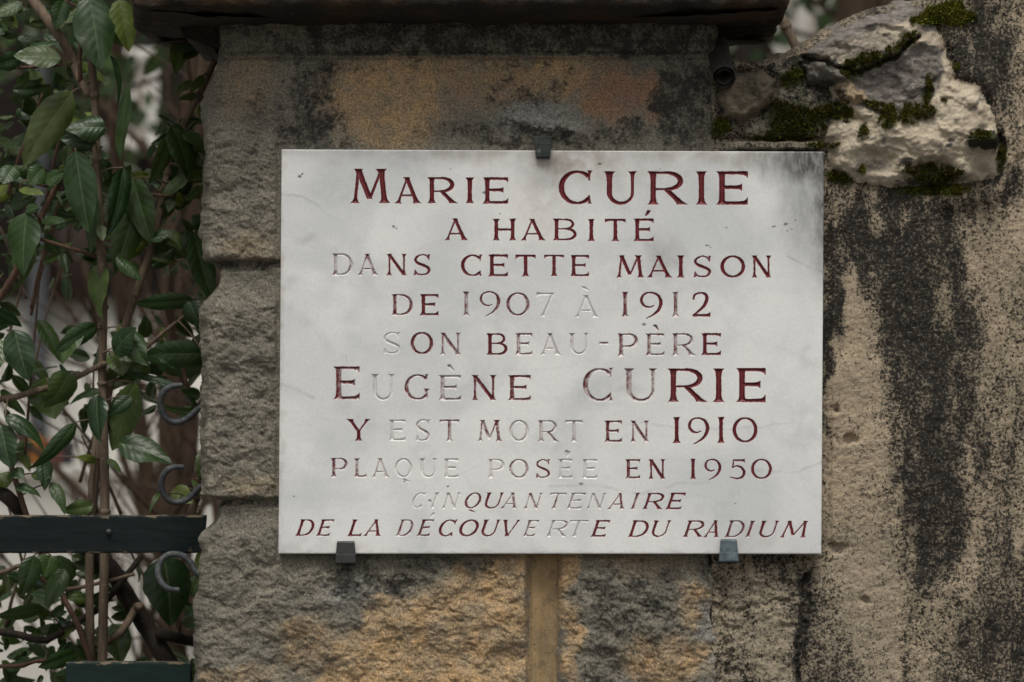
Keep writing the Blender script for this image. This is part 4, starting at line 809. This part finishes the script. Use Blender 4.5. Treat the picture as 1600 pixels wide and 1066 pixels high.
# ================================================================ the evergreen shrub behind the fence
random.seed(11); rng = np.random.RandomState(8)
shrub = empty('evergreen_shrub', (P(165, 1066, .3)[0], .3, 0), 'dark evergreen shrub with curled glossy leaves growing against the fence and pillar', 'shrub')
def leaf(mb, b, t, wd, roll=0., fold=.35, bend=0., curl=0., under=0., rnd=None, twist=0.):
    b = np.array(b, float); t = np.array(t, float); d = t - b; L = np.linalg.norm(d); T_ = d / L
    n = np.array([0, -1., .25]); n = n - T_ * n.dot(T_); n /= np.linalg.norm(n); s = np.cross(T_, n)
    nu = 15; nw = 9; tt = np.linspace(0, 1, nu); ww = np.linspace(-1, 1, nw)
    wp = np.sin(np.pi * np.clip(tt, 0, 1) ** .82) ** .72 * (1 - .25 * tt); wp[0] = .05; wp[-1] = .015
    ph = random.random() * 9
    V = np.zeros((nu, nw, 3))
    for i, q in enumerate(tt):
        r_ = roll + twist * (q - .4); c, s_ = math.cos(r_), math.sin(r_); S_ = s * c + n * s_; N_ = n * c - s * s_
        hw = wd / 2 * wp[i]; w_ = ww * hw
        w_ = w_ * (1 + .03 * np.sin(q * 60 + ph) * np.abs(ww) ** 3)
        z = fold * (np.abs(w_)) - curl * w_ ** 2 / (wd * .5) + .02 * wd * np.sin(q * 14 + ph + ww * 2) * np.abs(ww)
        bd = bend * L * (q ** 2 - q * .15)
        V[i] = b + T_ * (L * q) + S_[None] * w_[:, None] + N_[None] * (z - bd)[:, None] + n * 0
    mb.add(V, grid_faces(nu, nw), lu=np.tile(ww, nu), lv=np.repeat(tt, nw), rnd=random.random() * .8 if rnd is None else rnd, under=under)
# stems measured on the photograph: (px, py) chain, radius start/end (mm), depth, bark
ST = {
 'a': ([(160, 1240), (160, 1040), (164, 800), (160, 600), (161, 480), (158, 395), (151, 250), (148, 150), (140, 60), (150, -40)], 8.6, 6.0, .24, BARK),
 'b': ([(150, 1240), (140, 850), (165, 640), (186, 545), (212, 460), (240, 375), (262, 270), (285, 200), (310, 150), (338, 88), (352, 30)], 7.5, 5.2, .27, BARK),
 'c': ([(-60, 560), (-10, 480), (22, 430), (52, 365), (84, 300), (106, 262), (118, 230)], 7, 4.2, .22, BARKR),
 'd': ([(52, 370), (90, 382), (125, 392), (156, 403)], 3, 3.6, .235, BARKR),
 'e': ([(30, -30), (58, 10), (88, 50), (112, 92), (124, 122), (138, 150)], 9.5, 6, .26, BARK),
 'f': ([(-20, 107), (30, 106), (96, 102)], 2.8, 2.6, .22, BARKR),
 'g': ([(-20, 274), (30, 281), (74, 292)], 2.8, 2.2, .22, BARKR),
 'h': ([(205, 300), (250, 305), (316, 309)], 2.4, 2.2, .25, BARKR),
 'i': ([(-30, 626), (20, 621), (55, 611), (100, 598), (155, 572), (164, 568)], 5.6, 4.5, .24, BARK),
 'j': ([(222, 550), (255, 520), (290, 492), (322, 468)], 3.4, 2.6, .24, BARK),
 'k': ([(130, 850), (170, 885), (200, 935), (232, 985), (262, 1035), (300, 1110), (330, 1240)], 14, 17, .30, BARKD),
 'l': ([(262, 950), (285, 860), (305, 780), (322, 705), (332, 640)], 8, 6.5, .24, BARK),
 'm': ([(6, 690), (18, 730), (40, 800), (66, 868), (100, 935), (125, 985), (150, 1060)], 4.5, 5.5, .25, BARKR),
 'n': ([(-50, 720), (-10, 760), (20, 785), (40, 815), (60, 850)], 13, 11, .28, BARKD),
 'o': ([(-30, 985), (20, 990), (70, 1000), (115, 975), (160, 945), (205, 890), (220, 870)], 6.5, 5, .28, BARKD),
 'p': ([(150, 1010), (180, 995), (198, 975), (212, 950), (220, 948)], 5.5, 7, .27, BARK),
 'q': ([(246, 990), (270, 995), (300, 1002), (345, 1008)], 10, 9, .29, BARKD),
 'r': ([(-20, 900), (10, 893), (40, 885), (90, 920), (160, 910), (210, 897)], 4.2, 3, .26, BARK),
 's': ([(150, 800), (142, 770), (146, 720), (150, 660)], 5.5, 4, .26, BARK),
 't': ([(-20, 1042), (30, 1040), (66, 1032), (110, 1038)], 3.6, 3, .25, BARKR),
 'u': ([(125, 130), (128, 60), (160, 0)], 4, 2.5, .25, BARKR),
}
for i in range(16):
    x, y = random.uniform(-20, 300), random.uniform(250, 1150); dx = random.uniform(-90, 90); dy = -random.uniform(120, 330)
    ST['v%d' % i] = ([(x, y), (x + dx * .3, y + dy * .35), (x + dx * .7, y + dy * .7), (x + dx, y + dy)], random.uniform(2.5, 4), 1.4, random.uniform(.28, .5), BARKR if i % 2 else BARK)
br_ = {}
for k, (pts, r0, r1, Y, bark) in ST.items():
    mb = MB(); n = len(pts); q = [P(x, y, Y + .012 * math.sin(i * 1.7 + len(k) + x * .01)) for i, (x, y) in enumerate(pts)]
    tube(mb, q, np.linspace(r0, r1, n) / 1000, 10, sum(map(ord, k)), .10, 7)
    if k in ('a', 'b', 'l'):                                          # nodes where leaves left the stem
        for t_i in range(2, n - 1):
            c = np.array(q[t_i]); tube(mb, [c + [0, 0, -.006], c, c + [0, 0, .007]], [(r0 * .8) / 1000, (r0 * 1.06) / 1000, (r0 * .8) / 1000], 10, t_i, .15, 4)
    br_[k] = mb
LV = {k: MB('lu', 'lv', 'rnd', 'under') for k in ST}
# the leaves that can be made out: branch, base, tip, width, roll, fold, bend, curl, underside, tone, depth step
LF = [
 ('u', (140, -6), (158, 106), 66, .1, .15, .05, .25, 0, .35, -.02), ('f', (95, 92), (22, 84), 42, -.5, .3, .05, .3, .7, .4, -.01), ('f', (30, 90), (-6, 104), 30, .8, .5, .2, .5, 0, .1, -.015), ('e', (112, 144), (34, 253), 58, .25, .25, .12, .45, .85, .6, -.02),
 ('a', (166, 200), (103, 196), 46, -.2, .35, .1, .6, 0, .25, -.03), ('a', (150, 222), (95, 215), 36, .4, .35, .1, .4, 0, .15, -.02), ('b', (204, 130), (178, 248), 40, -.75, .5, .1, .5, .25, .3, -.03), ('b', (172, 87), (205, 150), 14, .9, .6, .3, .5, 0, .1, -.03),
 ('c', (118, 236), (137, 364), 52, .15, .35, .06, .35, 0, .3, -.03), ('a', (192, 262), (180, 366), 40, .9, .6, .15, .6, 0, .1, -.02), ('b', (208, 278), (232, 378), 48, -.5, .4, .1, .4, .2, .35, -.02), ('c', (42, 332), (30, 432), 56, -.15, .25, .08, .25, 0, .45, -.03),
 ('a', (214, 312), (182, 428), 52, .2, .2, .05, .3, .15, .45, .02), ('a', (158, 412), (146, 496), 46, -.55, .35, .1, .3, .35, .8, .0), ('b', (268, 196), (308, 272), 46, .3, .3, .2, .4, 0, .6, -.02), ('b', (302, 266), (250, 306), 30, -.5, .4, .1, .4, .3, .7, -.01),
 ('b', (266, 210), (243, 288), 34, .7, .3, .1, .3, .5, .5, .0), ('j', (302, 362), (332, 470), 42, .25, .3, .15, .3, 0, .3, -.01), ('j', (302, 468), (210, 480), 30, .5, .35, .15, .5, 0, .4, -.01), ('j', (296, 470), (310, 512), 40, -.4, .3, .2, .5, 0, .25, -.01), ('a', (152, 508), (92, 545), 32, .55, .35, .2, .5, 0, .4, -.01),
 ('i', (22, 515), (42, 592), 50, .1, .3, .1, .3, 0, .2, -.02), ('a', (126, 510), (92, 566), 32, -.4, .3, .1, .3, .2, .7, -.01), ('j', (318, 552), (222, 556), 44, .45, .3, .2, .4, 0, .35, -.02), ('a', (210, 598), (176, 702), 56, -.25, .2, .05, .2, .35, .8, .05), ('i', (72, 590), (84, 652), 68, .3, .2, .1, .3, .3, .78, .03), ('i', (110, 580), (78, 640), 50, .5, .25, .1, .3, .3, .75, .0),
 ('a', (152, 618), (150, 690), 42, -.55, .5, .1, .6, 0, .1, -.03), ('i', (8, 652), (72, 672), 30, .5, .4, .45, .6, 0, .2, -.02), ('a', (118, 660), (62, 742), 28, .85, .35, .25, .7, 0, .35, -.03), ('s', (68, 715), (72, 765), 26, .2, .4, .1, .5, 0, .2, -.03), ('l', (186, 692), (268, 716), 50, .35, .25, .1, .25, 0, .35, -.01), ('m', (2, 664), (12, 728), 44, 0, .3, .1, .3, 0, .15, -.02),
 ('l', (256, 868), (272, 976), 78, .15, .2, .05, .3, 0, .12, -.01), ('l', (270, 765), (300, 784), 32, .1, .3, .1, .3, .5, 1.0, .0), ('l', (306, 640), (256, 650), 13, .9, .5, .7, .4, .2, .6, -.09), ('m', (54, 868), (36, 932), 36, .2, .3, .1, .4, 0, .45, -.02), ('m', (102, 890), (68, 948), 34, -.35, .3, .1, .4, .1, .55, -.02), ('m', (80, 868), (70, 900), 44, .2, .2, .1, .3, .1, .65, .0),
 ('o', (95, 868), (85, 925), 60, .1, .2, .1, .3, .1, .5, .03), ('a', (176, 975), (192, 1034), 48, .1, .25, .1, .2, .25, .7, .05), ('o', (66, 948), (-6, 975), 28, .6, .3, .2, .4, 0, .6, -.02), ('t', (118, 1020), (66, 1046), 30, .5, .35, .2, .4, 0, .4, -.02), ('q', (284, 972), (326, 972), 22, .3, .3, .2, .4, .2, .6, -.01), ('l', (330, 862), (310, 900), 40, .1, .2, .1, .3, .5, .9, .03), ('l', (312, 900), (300, 930), 30, .4, .2, .1, .3, .3, .7, .03),
 ('i', (60, 500), (100, 560), 30, .4, .3, .1, .3, .2, .6, .03), ('i', (0, 530), (-12, 580), 40, .2, .3, .1, .3, .2, .8, .0), ('u', (185, 0), (205, 75), 44, .3, .3, .1, .3, .4, .9, -.01), ('u', (165, 20), (190, 70), 40, -.3, .3, .1, .3, .4, .85, .01), ('u', (100, 0), (86, 45), 30, .3, .3, .1, .3, 0, .3, .0), ('b', (320, 60), (268, 85), 18, .4, .3, .1, .3, .3, .75, .0), ('b', (282, 60), (276, 112), 30, .2, .3, .1, .3, .5, .85, .02), ('b', (305, 70), (290, 90), 26, .2, .3, .1, .3, .2, .5, .02),
 ('g', (22, 260), (4, 285), 32, .1, .3, .1, .4, 0, .5, -.01), ('g', (68, 262), (44, 288), 32, .3, .3, .1, .4, 0, .55, -.01), ('g', (70, 285), (100, 268), 26, .3, .3, .1, .4, 0, .5, -.01), ('g', (30, 295), (66, 300), 18, .4, .3, .1, .4, .3, .9, -.01), ('g', (15, 320), (50, 300), 34, .2, .3, .1, .4, 0, .4, .02), ('c', (66, 345), (95, 340), 20, .4, .3, .2, .5, 0, .35, -.02), ('c', (40, 330), (55, 322), 18, .2, .3, .2, .5, 0, .6, -.03), ('d', (56, 385), (34, 478), 13, .7, .4, .35, .5, .6, .7, -.01),
 ('b', (232, 372), (266, 358), 26, .3, .3, .2, .5, 0, .5, -.02), ('b', (260, 362), (284, 386), 26, .3, .3, .1, .3, .3, .8, -.01), ('b', (184, 398), (218, 432), 26, .4, .3, .2, .7, 0, .5, -.03), ('a', (158, 352), (160, 374), 18, .1, .3, .1, .3, .5, .7, -.02), ('a', (150, 300), (138, 390), 30, -.4, .35, .1, .3, .1, .6, .0),
 ('a', (178, 552), (206, 512), 44, .3, .3, .1, .4, 0, .25, -.03), ('a', (196, 515), (224, 568), 40, .3, .4, .2, .5, .1, .4, -.03), ('a', (186, 545), (190, 585), 44, .1, .3, .1, .3, .5, .8, .0), ('j', (230, 560), (205, 580), 44, .2, .25, .1, .3, .2, .75, .0), ('j', (262, 540), (280, 575), 46, .3, .3, .1, .3, 0, .4, -.01), ('i', (190, 580), (290, 600), 18, .7, .3, .1, .4, 0, .15, -.01),
 ('a', (205, 620), (172, 648), 24, .3, .4, .2, .5, 0, .15, -.02), ('s', (150, 722), (128, 712), 14, .4, .3, .3, .4, .2, .95, -.01), ('s', (166, 718), (190, 730), 14, .4, .3, .3, .4, .2, .8, -.01), ('s', (145, 790), (98, 800), 26, .3, .3, .1, .3, .3, .78, .0), ('m', (20, 735), (35, 745), 26, .2, .3, .1, .4, 0, .4, -.02), ('m', (24, 760), (64, 766), 22, .5, .35, .2, .4, 0, .25, -.02), ('m', (50, 740), (78, 745), 20, .2, .3, .1, .4, .3, .7, -.01), ('m', (80, 755), (102, 785), 22, .4, .3, .4, .4, .2, .5, -.02),
 ('n', (0, 740), (10, 760), 40, .2, .3, .2, .3, .3, .85, .0), ('l', (320, 700), (312, 745), 22, .2, .3, .1, .3, .3, .8, .02), ('l', (300, 750), (320, 772), 12, .5, .3, .3, .4, .2, .8, .0), ('l', (250, 770), (236, 788), 8, .3, .4, .5, .4, .2, .7, -.05),
 ('b', (318, 118), (300, 140), 15, .2, .3, .1, .4, .6, .8, -.02), ('b', (300, 128), (276, 142), 14, .3, .3, .1, .4, .6, .8, -.02), ('b', (308, 150), (282, 152), 12, .3, .3, .1, .4, .6, .75, -.02), ('b', (312, 165), (318, 190), 14, .3, .3, .1, .4, .4, .9, -.02), ('b', (290, 205), (318, 225), 30, .3, .2, .1, .3, .2, .6, -.02), ('b', (280, 240), (312, 250), 34, .3, .2, .1, .3, 0, .4, .01), ('b', (276, 290), (262, 330), 22, .3, .2, .1, .3, .3, .7, .0), ('h', (316, 290), (296, 312), 16, .3, .3, .3, .4, .3, .6, -.02),
]
for (k, b0, t0, wd, ro, fo, be, cu, un, tn, dy) in LF:
    Y = ST[k][3] + dy - .02; b3 = P(b0[0], b0[1], Y + .01); t3 = P(t0[0], t0[1], Y - .012 + random.uniform(-.012, .01))
    leaf(LV[k], b3, t3, wd / 1000. * 1.16, ro + random.uniform(-.25, .25), fo * 1.3, be * 1.3 + random.uniform(0, .1), cu * 1.35, un, tn, random.uniform(-.9, .9))
    # its stalk back to the nearest point of the branch
    c3 = np.array([P(x, y, ST[k][3]) for x, y in ST[k][0]]); cc = catmull(c3, 6); j = np.argmin(np.linalg.norm(cc - b3, axis=1))
    if np.linalg.norm(cc[j] - b3) < .09:
        mid = (cc[j] + b3) / 2 + np.array([0, 0, .004]); tube(br_[k], [cc[j], mid, b3], [.0017, .0014, .0011], 6, 1, 0, 4)
# smaller leaves filling the crown behind and below
for i in range(860):
    zone = random.random()
    if zone < .32: x, y = random.uniform(-30, 330), random.uniform(870, 1110)
    elif zone < .62: x, y = random.uniform(-30, 150), random.uniform(-20, 720)
    elif zone < .86: x, y = random.uniform(150, 330), random.uniform(180, 640)
    elif random.random() < .3: x, y = random.uniform(-350, -20), random.uniform(-100, 1100)
    else: x, y = random.uniform(-30, 130), random.uniform(-20, 420)
    if 55 < x < 330 and 640 < y < 810: continue
    if 10 < x < 140 and 440 < y < 620 and random.random() < .75: continue
    if 170 < x < 240 and 70 < y < 260: continue
    if x > 185 and 880 < y < 1040 and random.random() < .85: continue
    if x > 110 and y > 420 and y < 510 and random.random() < .7: continue
    k = min(ST, key=lambda q: min((x - c[0]) ** 2 + (y - c[1]) ** 2 for c in ST[q][0])); Y = ST[k][3] + random.uniform(.0, .10)
    an = random.uniform(0, 2 * math.pi); L = random.uniform(26, 66) * random.choice([.6, .8, 1, 1])
    leaf(LV[k], P(x, y, Y), P(x + L * math.cos(an), y + L * math.sin(an) * .75 + 5, Y + random.uniform(-.03, .03)), L * random.uniform(.42, .62) / 1000, random.uniform(-1.2, 1.2), random.uniform(.2, .7), random.uniform(-.1, .45), random.uniform(.2, .9), random.choice([0, 0, .3, .7]), random.random() * random.choice([.6, .8, 1]), random.uniform(-.8, .8))
for k, mb in LV.items():
    b_ = br_[k].build('branch', ST[k][4], shrub)
    if mb.n: o = mb.build('foliage', LEAF); o.parent = b_; o.location = -shrub.location
# a leaf and cane seen over the wall top
cane = empty('bamboo_cane', P(1250, 95, .42), 'thin brown cane leaning between the coping and the wall top', 'cane')
mb = MB(); tube(mb, [P(1222, 30, .42), P(1238, 62, .42), P(1262, 110, .42), P(1400, 390, .42)], [.0085, .0085, .009, .009], 10, 4, .05, 6); mb.build('cane_stem', BARK, cane)
mb = MB(); tube(mb, [P(1226, 38, .42), P(1228, 42, .42), P(1230, 46, .42)], [.0088, .0102, .0088], 10, 4, .05, 6); mb.build('cane_node', BARK, cane)

# ================================================================ the blurred garden behind
def bush(name, label, roots, seed, spread, hgt, bark, group=None, leaves=0):
    r = random.Random(seed); x0, y0 = roots[0]
    e = empty(name, (x0, y0, 0), label, 'bush', group); lv = MB('lu', 'lv', 'rnd', 'under')
    for (rx, ry) in roots:
        mb = MB()
        def grow(p, d, L, rad, lev):
            pts = [p]; n = 4
            for i in range(n):
                d = d + np.array([r.gauss(0, .16), r.gauss(0, .12), r.gauss(.02, .08)]); d = d / np.linalg.norm(d); pts.append(pts[-1] + d * L / n)
            tube(mb, pts, np.linspace(rad, rad * .6, n + 1), 6 if lev else 8, lev, .1, 3)
            if lev < 3:
                for i in range(1, n + 1):
                    for q in range(2 if lev < 1 else 1):
                        nd = d + np.array([r.gauss(0, spread), r.gauss(0, spread), r.gauss(.15, .35)]); grow(pts[i], nd / np.linalg.norm(nd), L * r.uniform(.4, .65), rad * .45, lev + 1)
            elif r.random() < leaves:
                t = pts[-1] + np.array([r.gauss(0, .04), r.gauss(0, .02), -.05]); leaf(lv, pts[-1], t, .035, r.uniform(-1, 1), .3, .1, .3, .2, r.random())
        grow(np.array([rx, ry, 0.]), np.array([r.gauss(0, .12), 0, 1.]), hgt, .026, 0)
        mb.build('branch', bark, e)
    if lv.n: lv.build('foliage', LEAF, e)
    return e
bush('bare_bush', 'brown twiggy half bare bush behind the evergreen shrub, blurred', [(-.74, 1.9), (-.98, 2.3), (-1.15, 2.5)], 3, .55, 1.6, BARKB, 'bare bushes in the garden', .05)
bush('bare_bush', 'twiggy bare bush seen over the wall top between coping and limestone', [(.66, 1.9)], 5, .5, 1.7, BARKB, 'bare bushes in the garden', .06)
def trunk_tree(x, y, seed, label, sz=1.0, lean=0.0):
    r = random.Random(seed); e = empty('garden_tree', (x, y, 0), label, 'tree', 'dark tree trunks in the garden'); mb = MB()
    tube(mb, [(x - lean * 1.9, y, 0), (x + .02 - lean * .9, y, 1), (x - .02 + lean * .1, y, 2), (x + .06 + lean * 1.1, y, 3), (x + .03 + lean * 2.3, y, 4.2)], np.array([.085, .07, .062, .055, .045]) * sz, 12, seed, .12, 8); mb.build('trunk', BARKB, e)
    mb = MB(); lv = MB('lu', 'lv', 'rnd', 'under')
    for i in range(16):
        z = r.uniform(2.1, 4.0); an = r.uniform(0, 6.28); d = np.array([math.cos(an), math.sin(an) * .6, r.uniform(.2, .9)]); p = np.array([x + lean * (z - 1.9), y, z]); q = [p, p + d * .35, p + d * .8 + [0, 0, .1]]
        tube(mb, q, np.array([.02, .013, .006]) * max(sz, .5), 7, i, .1, 4)
        for j in range(46):
            c = p + d * r.uniform(.35, 1.0) + np.array([r.gauss(0, .16), r.gauss(0, .16), r.gauss(0, .16)]); leaf(lv, c, c + np.array([r.gauss(0, .05), r.gauss(0, .05), -.05]), .045, r.uniform(-1, 1), .3, .1, .3, .1, r.random() * .7)
    mb.build('limb', BARKB, e); lv.build('crown', LEAF, e)
trunk_tree(P(285, 0, 3.2)[0], 3.2, 1, 'blurred dark tree trunk behind the fence, left of the pillar', .62, .05)
trunk_tree(P(1318, 0, 3.4)[0], 3.4, 2, 'blurred dark tree trunk seen above the limestone block')
trunk_tree(P(203, 0, 4.2)[0], 4.2, 5, 'thin leaning dark trunk behind the evergreen shrub, before the bright window', .42, -.10)
trunk_tree(P(1262, 0, 4.0)[0], 4.0, 6, 'thin leaning trunk seen just right of the coping, blurred', .38, .12)
trunk_tree(P(1372, 0, 4.4)[0], 4.4, 7, 'thin dark trunk seen over the peak of the limestone block, blurred', .4, -.06)
# low white wall with flower pots, and the house
gw = empty('garden_wall', (0, 5.2, 0), 'low pale garden wall, blurred, carrying coloured pots', 'wall')
PALE = simple('pale_render', (.64, .615, .56), (.57, .545, .50), 3, .9, .1)
mb = MB(); zt = P(0, 728, 5.1)[2]; box(mb, -6, 6, 5.1, 5.35, 0, zt - .04, .01); mb.build('masonry', PALE, gw)
mb = MB(); box(mb, -6.02, 6.02, 5.06, 5.39, zt - .04, zt, .012); mb.build('coping', PALE, gw)
def pot(px, w_, h_, col, label, flower=None):
    c = P(px, 728, 5.2); e = empty('flower_pot', (c[0], 5.2, zt), label, 'pot', 'blurred pots on the garden wall'); m = simple('pot_glaze', col, tuple(v * .7 for v in col), 12, .6, .1)
    mb = MB(); tube(mb, [(c[0], 5.2, zt), (c[0], 5.2, zt + h_ * .5), (c[0], 5.2, zt + h_ * .8)], [w_ * .34, w_ * .43, w_ * .48], 18, 1, 0, 4); mb.build('pot_body', m, e)
    mb = MB(); tube(mb, [(c[0], 5.2, zt + h_ * .78), (c[0], 5.2, zt + h_)], [w_ * .53, w_ * .53], 18, 1, 0, 3); mb.build('rim', m, e)
pot(34, .08, .055, (.035, .03, .03), 'small black flower pot on the low pale wall'); pot(57, .07, .085, (.42, .17, .035), 'orange flower pot on the low pale wall'); pot(85, .07, .075, (.30, .10, .08), 'red flower pot beside the orange one'); pot(106, .05, .075, (.06, .06, .065), 'dark grey flower pot right of the red one')
house = empty('garden_house', (0, 7.8, 0), 'pale house with a dark timber upper storey and bright windows behind the garden, blurred', 'house')
zs = P(0, 462, 7.5)[2]
mb = MB(); box(mb, -7, 7, 7.5, 11, 0, zs, .01); mb.build('lower_wall', PALE, house)
DARKT = simple('dark_timber', (.020, .014, .011), (.012, .009, .0075), 3, .8, .1)
mb = MB(); box(mb, -7.06, 7.06, 7.42, 11.05, zs, 4.9, .01); mb.build('timber_storey', DARKT, house)
mb = MB(); box(mb, P(40, 0, 7.38)[0], P(150, 0, 7.38)[0], 7.37, 7.415, P(0, 470, 7.38)[2], P(0, 330, 7.38)[2], .006); mb.build('shutter', simple('maroon_paint', (.035, .016, .014), (.024, .012, .010), 3, .6), house)
mb = MB(); tube(mb, [(P(60, 0, 7.3)[0], 7.3, 0), (P(60, 0, 7.3)[0], 7.3, 4.9)], [.04, .04], 12, 1, 0, 3); mb.build('downpipe', simple('grey_pipe', (.09, .095, .105), (.07, .075, .08), 3, .5), house)
mb = MB(); V = [(-7.6, 6.7, 4.8), (7.6, 6.7, 4.8), (7.6, 9.25, 6.4), (-7.6, 9.25, 6.4), (-7.6, 11.8, 4.8), (7.6, 11.8, 4.8)]; V = V + [(x, y, z - .12) for x, y, z in V]
mb.add(V, [[0, 1, 2, 3], [3, 2, 5, 4], [7, 6, 9, 8], [8, 9, 10, 11], [0, 6, 7, 1], [4, 5, 11, 10]]); mb.build('roof', simple('slate', (.09, .085, .085), (.06, .058, .058), 5), house, False)
WF = simple('white_window_paint', (.72, .70, .66), (.62, .60, .56), 5, .5); GLS = simple('net_curtain', (.55, .50, .45), (.50, .455, .41), 2, .35)
def window(x0, x1, y0, y1):
    a_, b_ = P(x0, y0, 7.4), P(x1, y1, 7.4); f = .05; mb = MB()
    box(mb, a_[0], b_[0], 7.36, 7.415, a_[2] - f, a_[2], .004); box(mb, a_[0], b_[0], 7.36, 7.415, b_[2], b_[2] + f, .004); box(mb, a_[0], a_[0] + f, 7.363, 7.415, b_[2] + f, a_[2] - f, .004); box(mb, b_[0] - f, b_[0], 7.363, 7.415, b_[2] + f, a_[2] - f, .004); box(mb, (a_[0] + b_[0]) / 2 - .02, (a_[0] + b_[0]) / 2 + .02, 7.365, 7.41, b_[2] + f, a_[2] - f, .003)
    w_ = mb.build('window', WF, house); mb = MB(); box(mb, a_[0] + f, b_[0] - f, 7.395, 7.412, b_[2] + f, a_[2] - f, .002); o = mb.build('pane', GLS); o.parent = w_; o.location = -house.location
window(164, 248, 78, 236); window(1205, 1300, -130, 130); window(1335, 1400, -130, 110); window(312, 380, 60, 160)
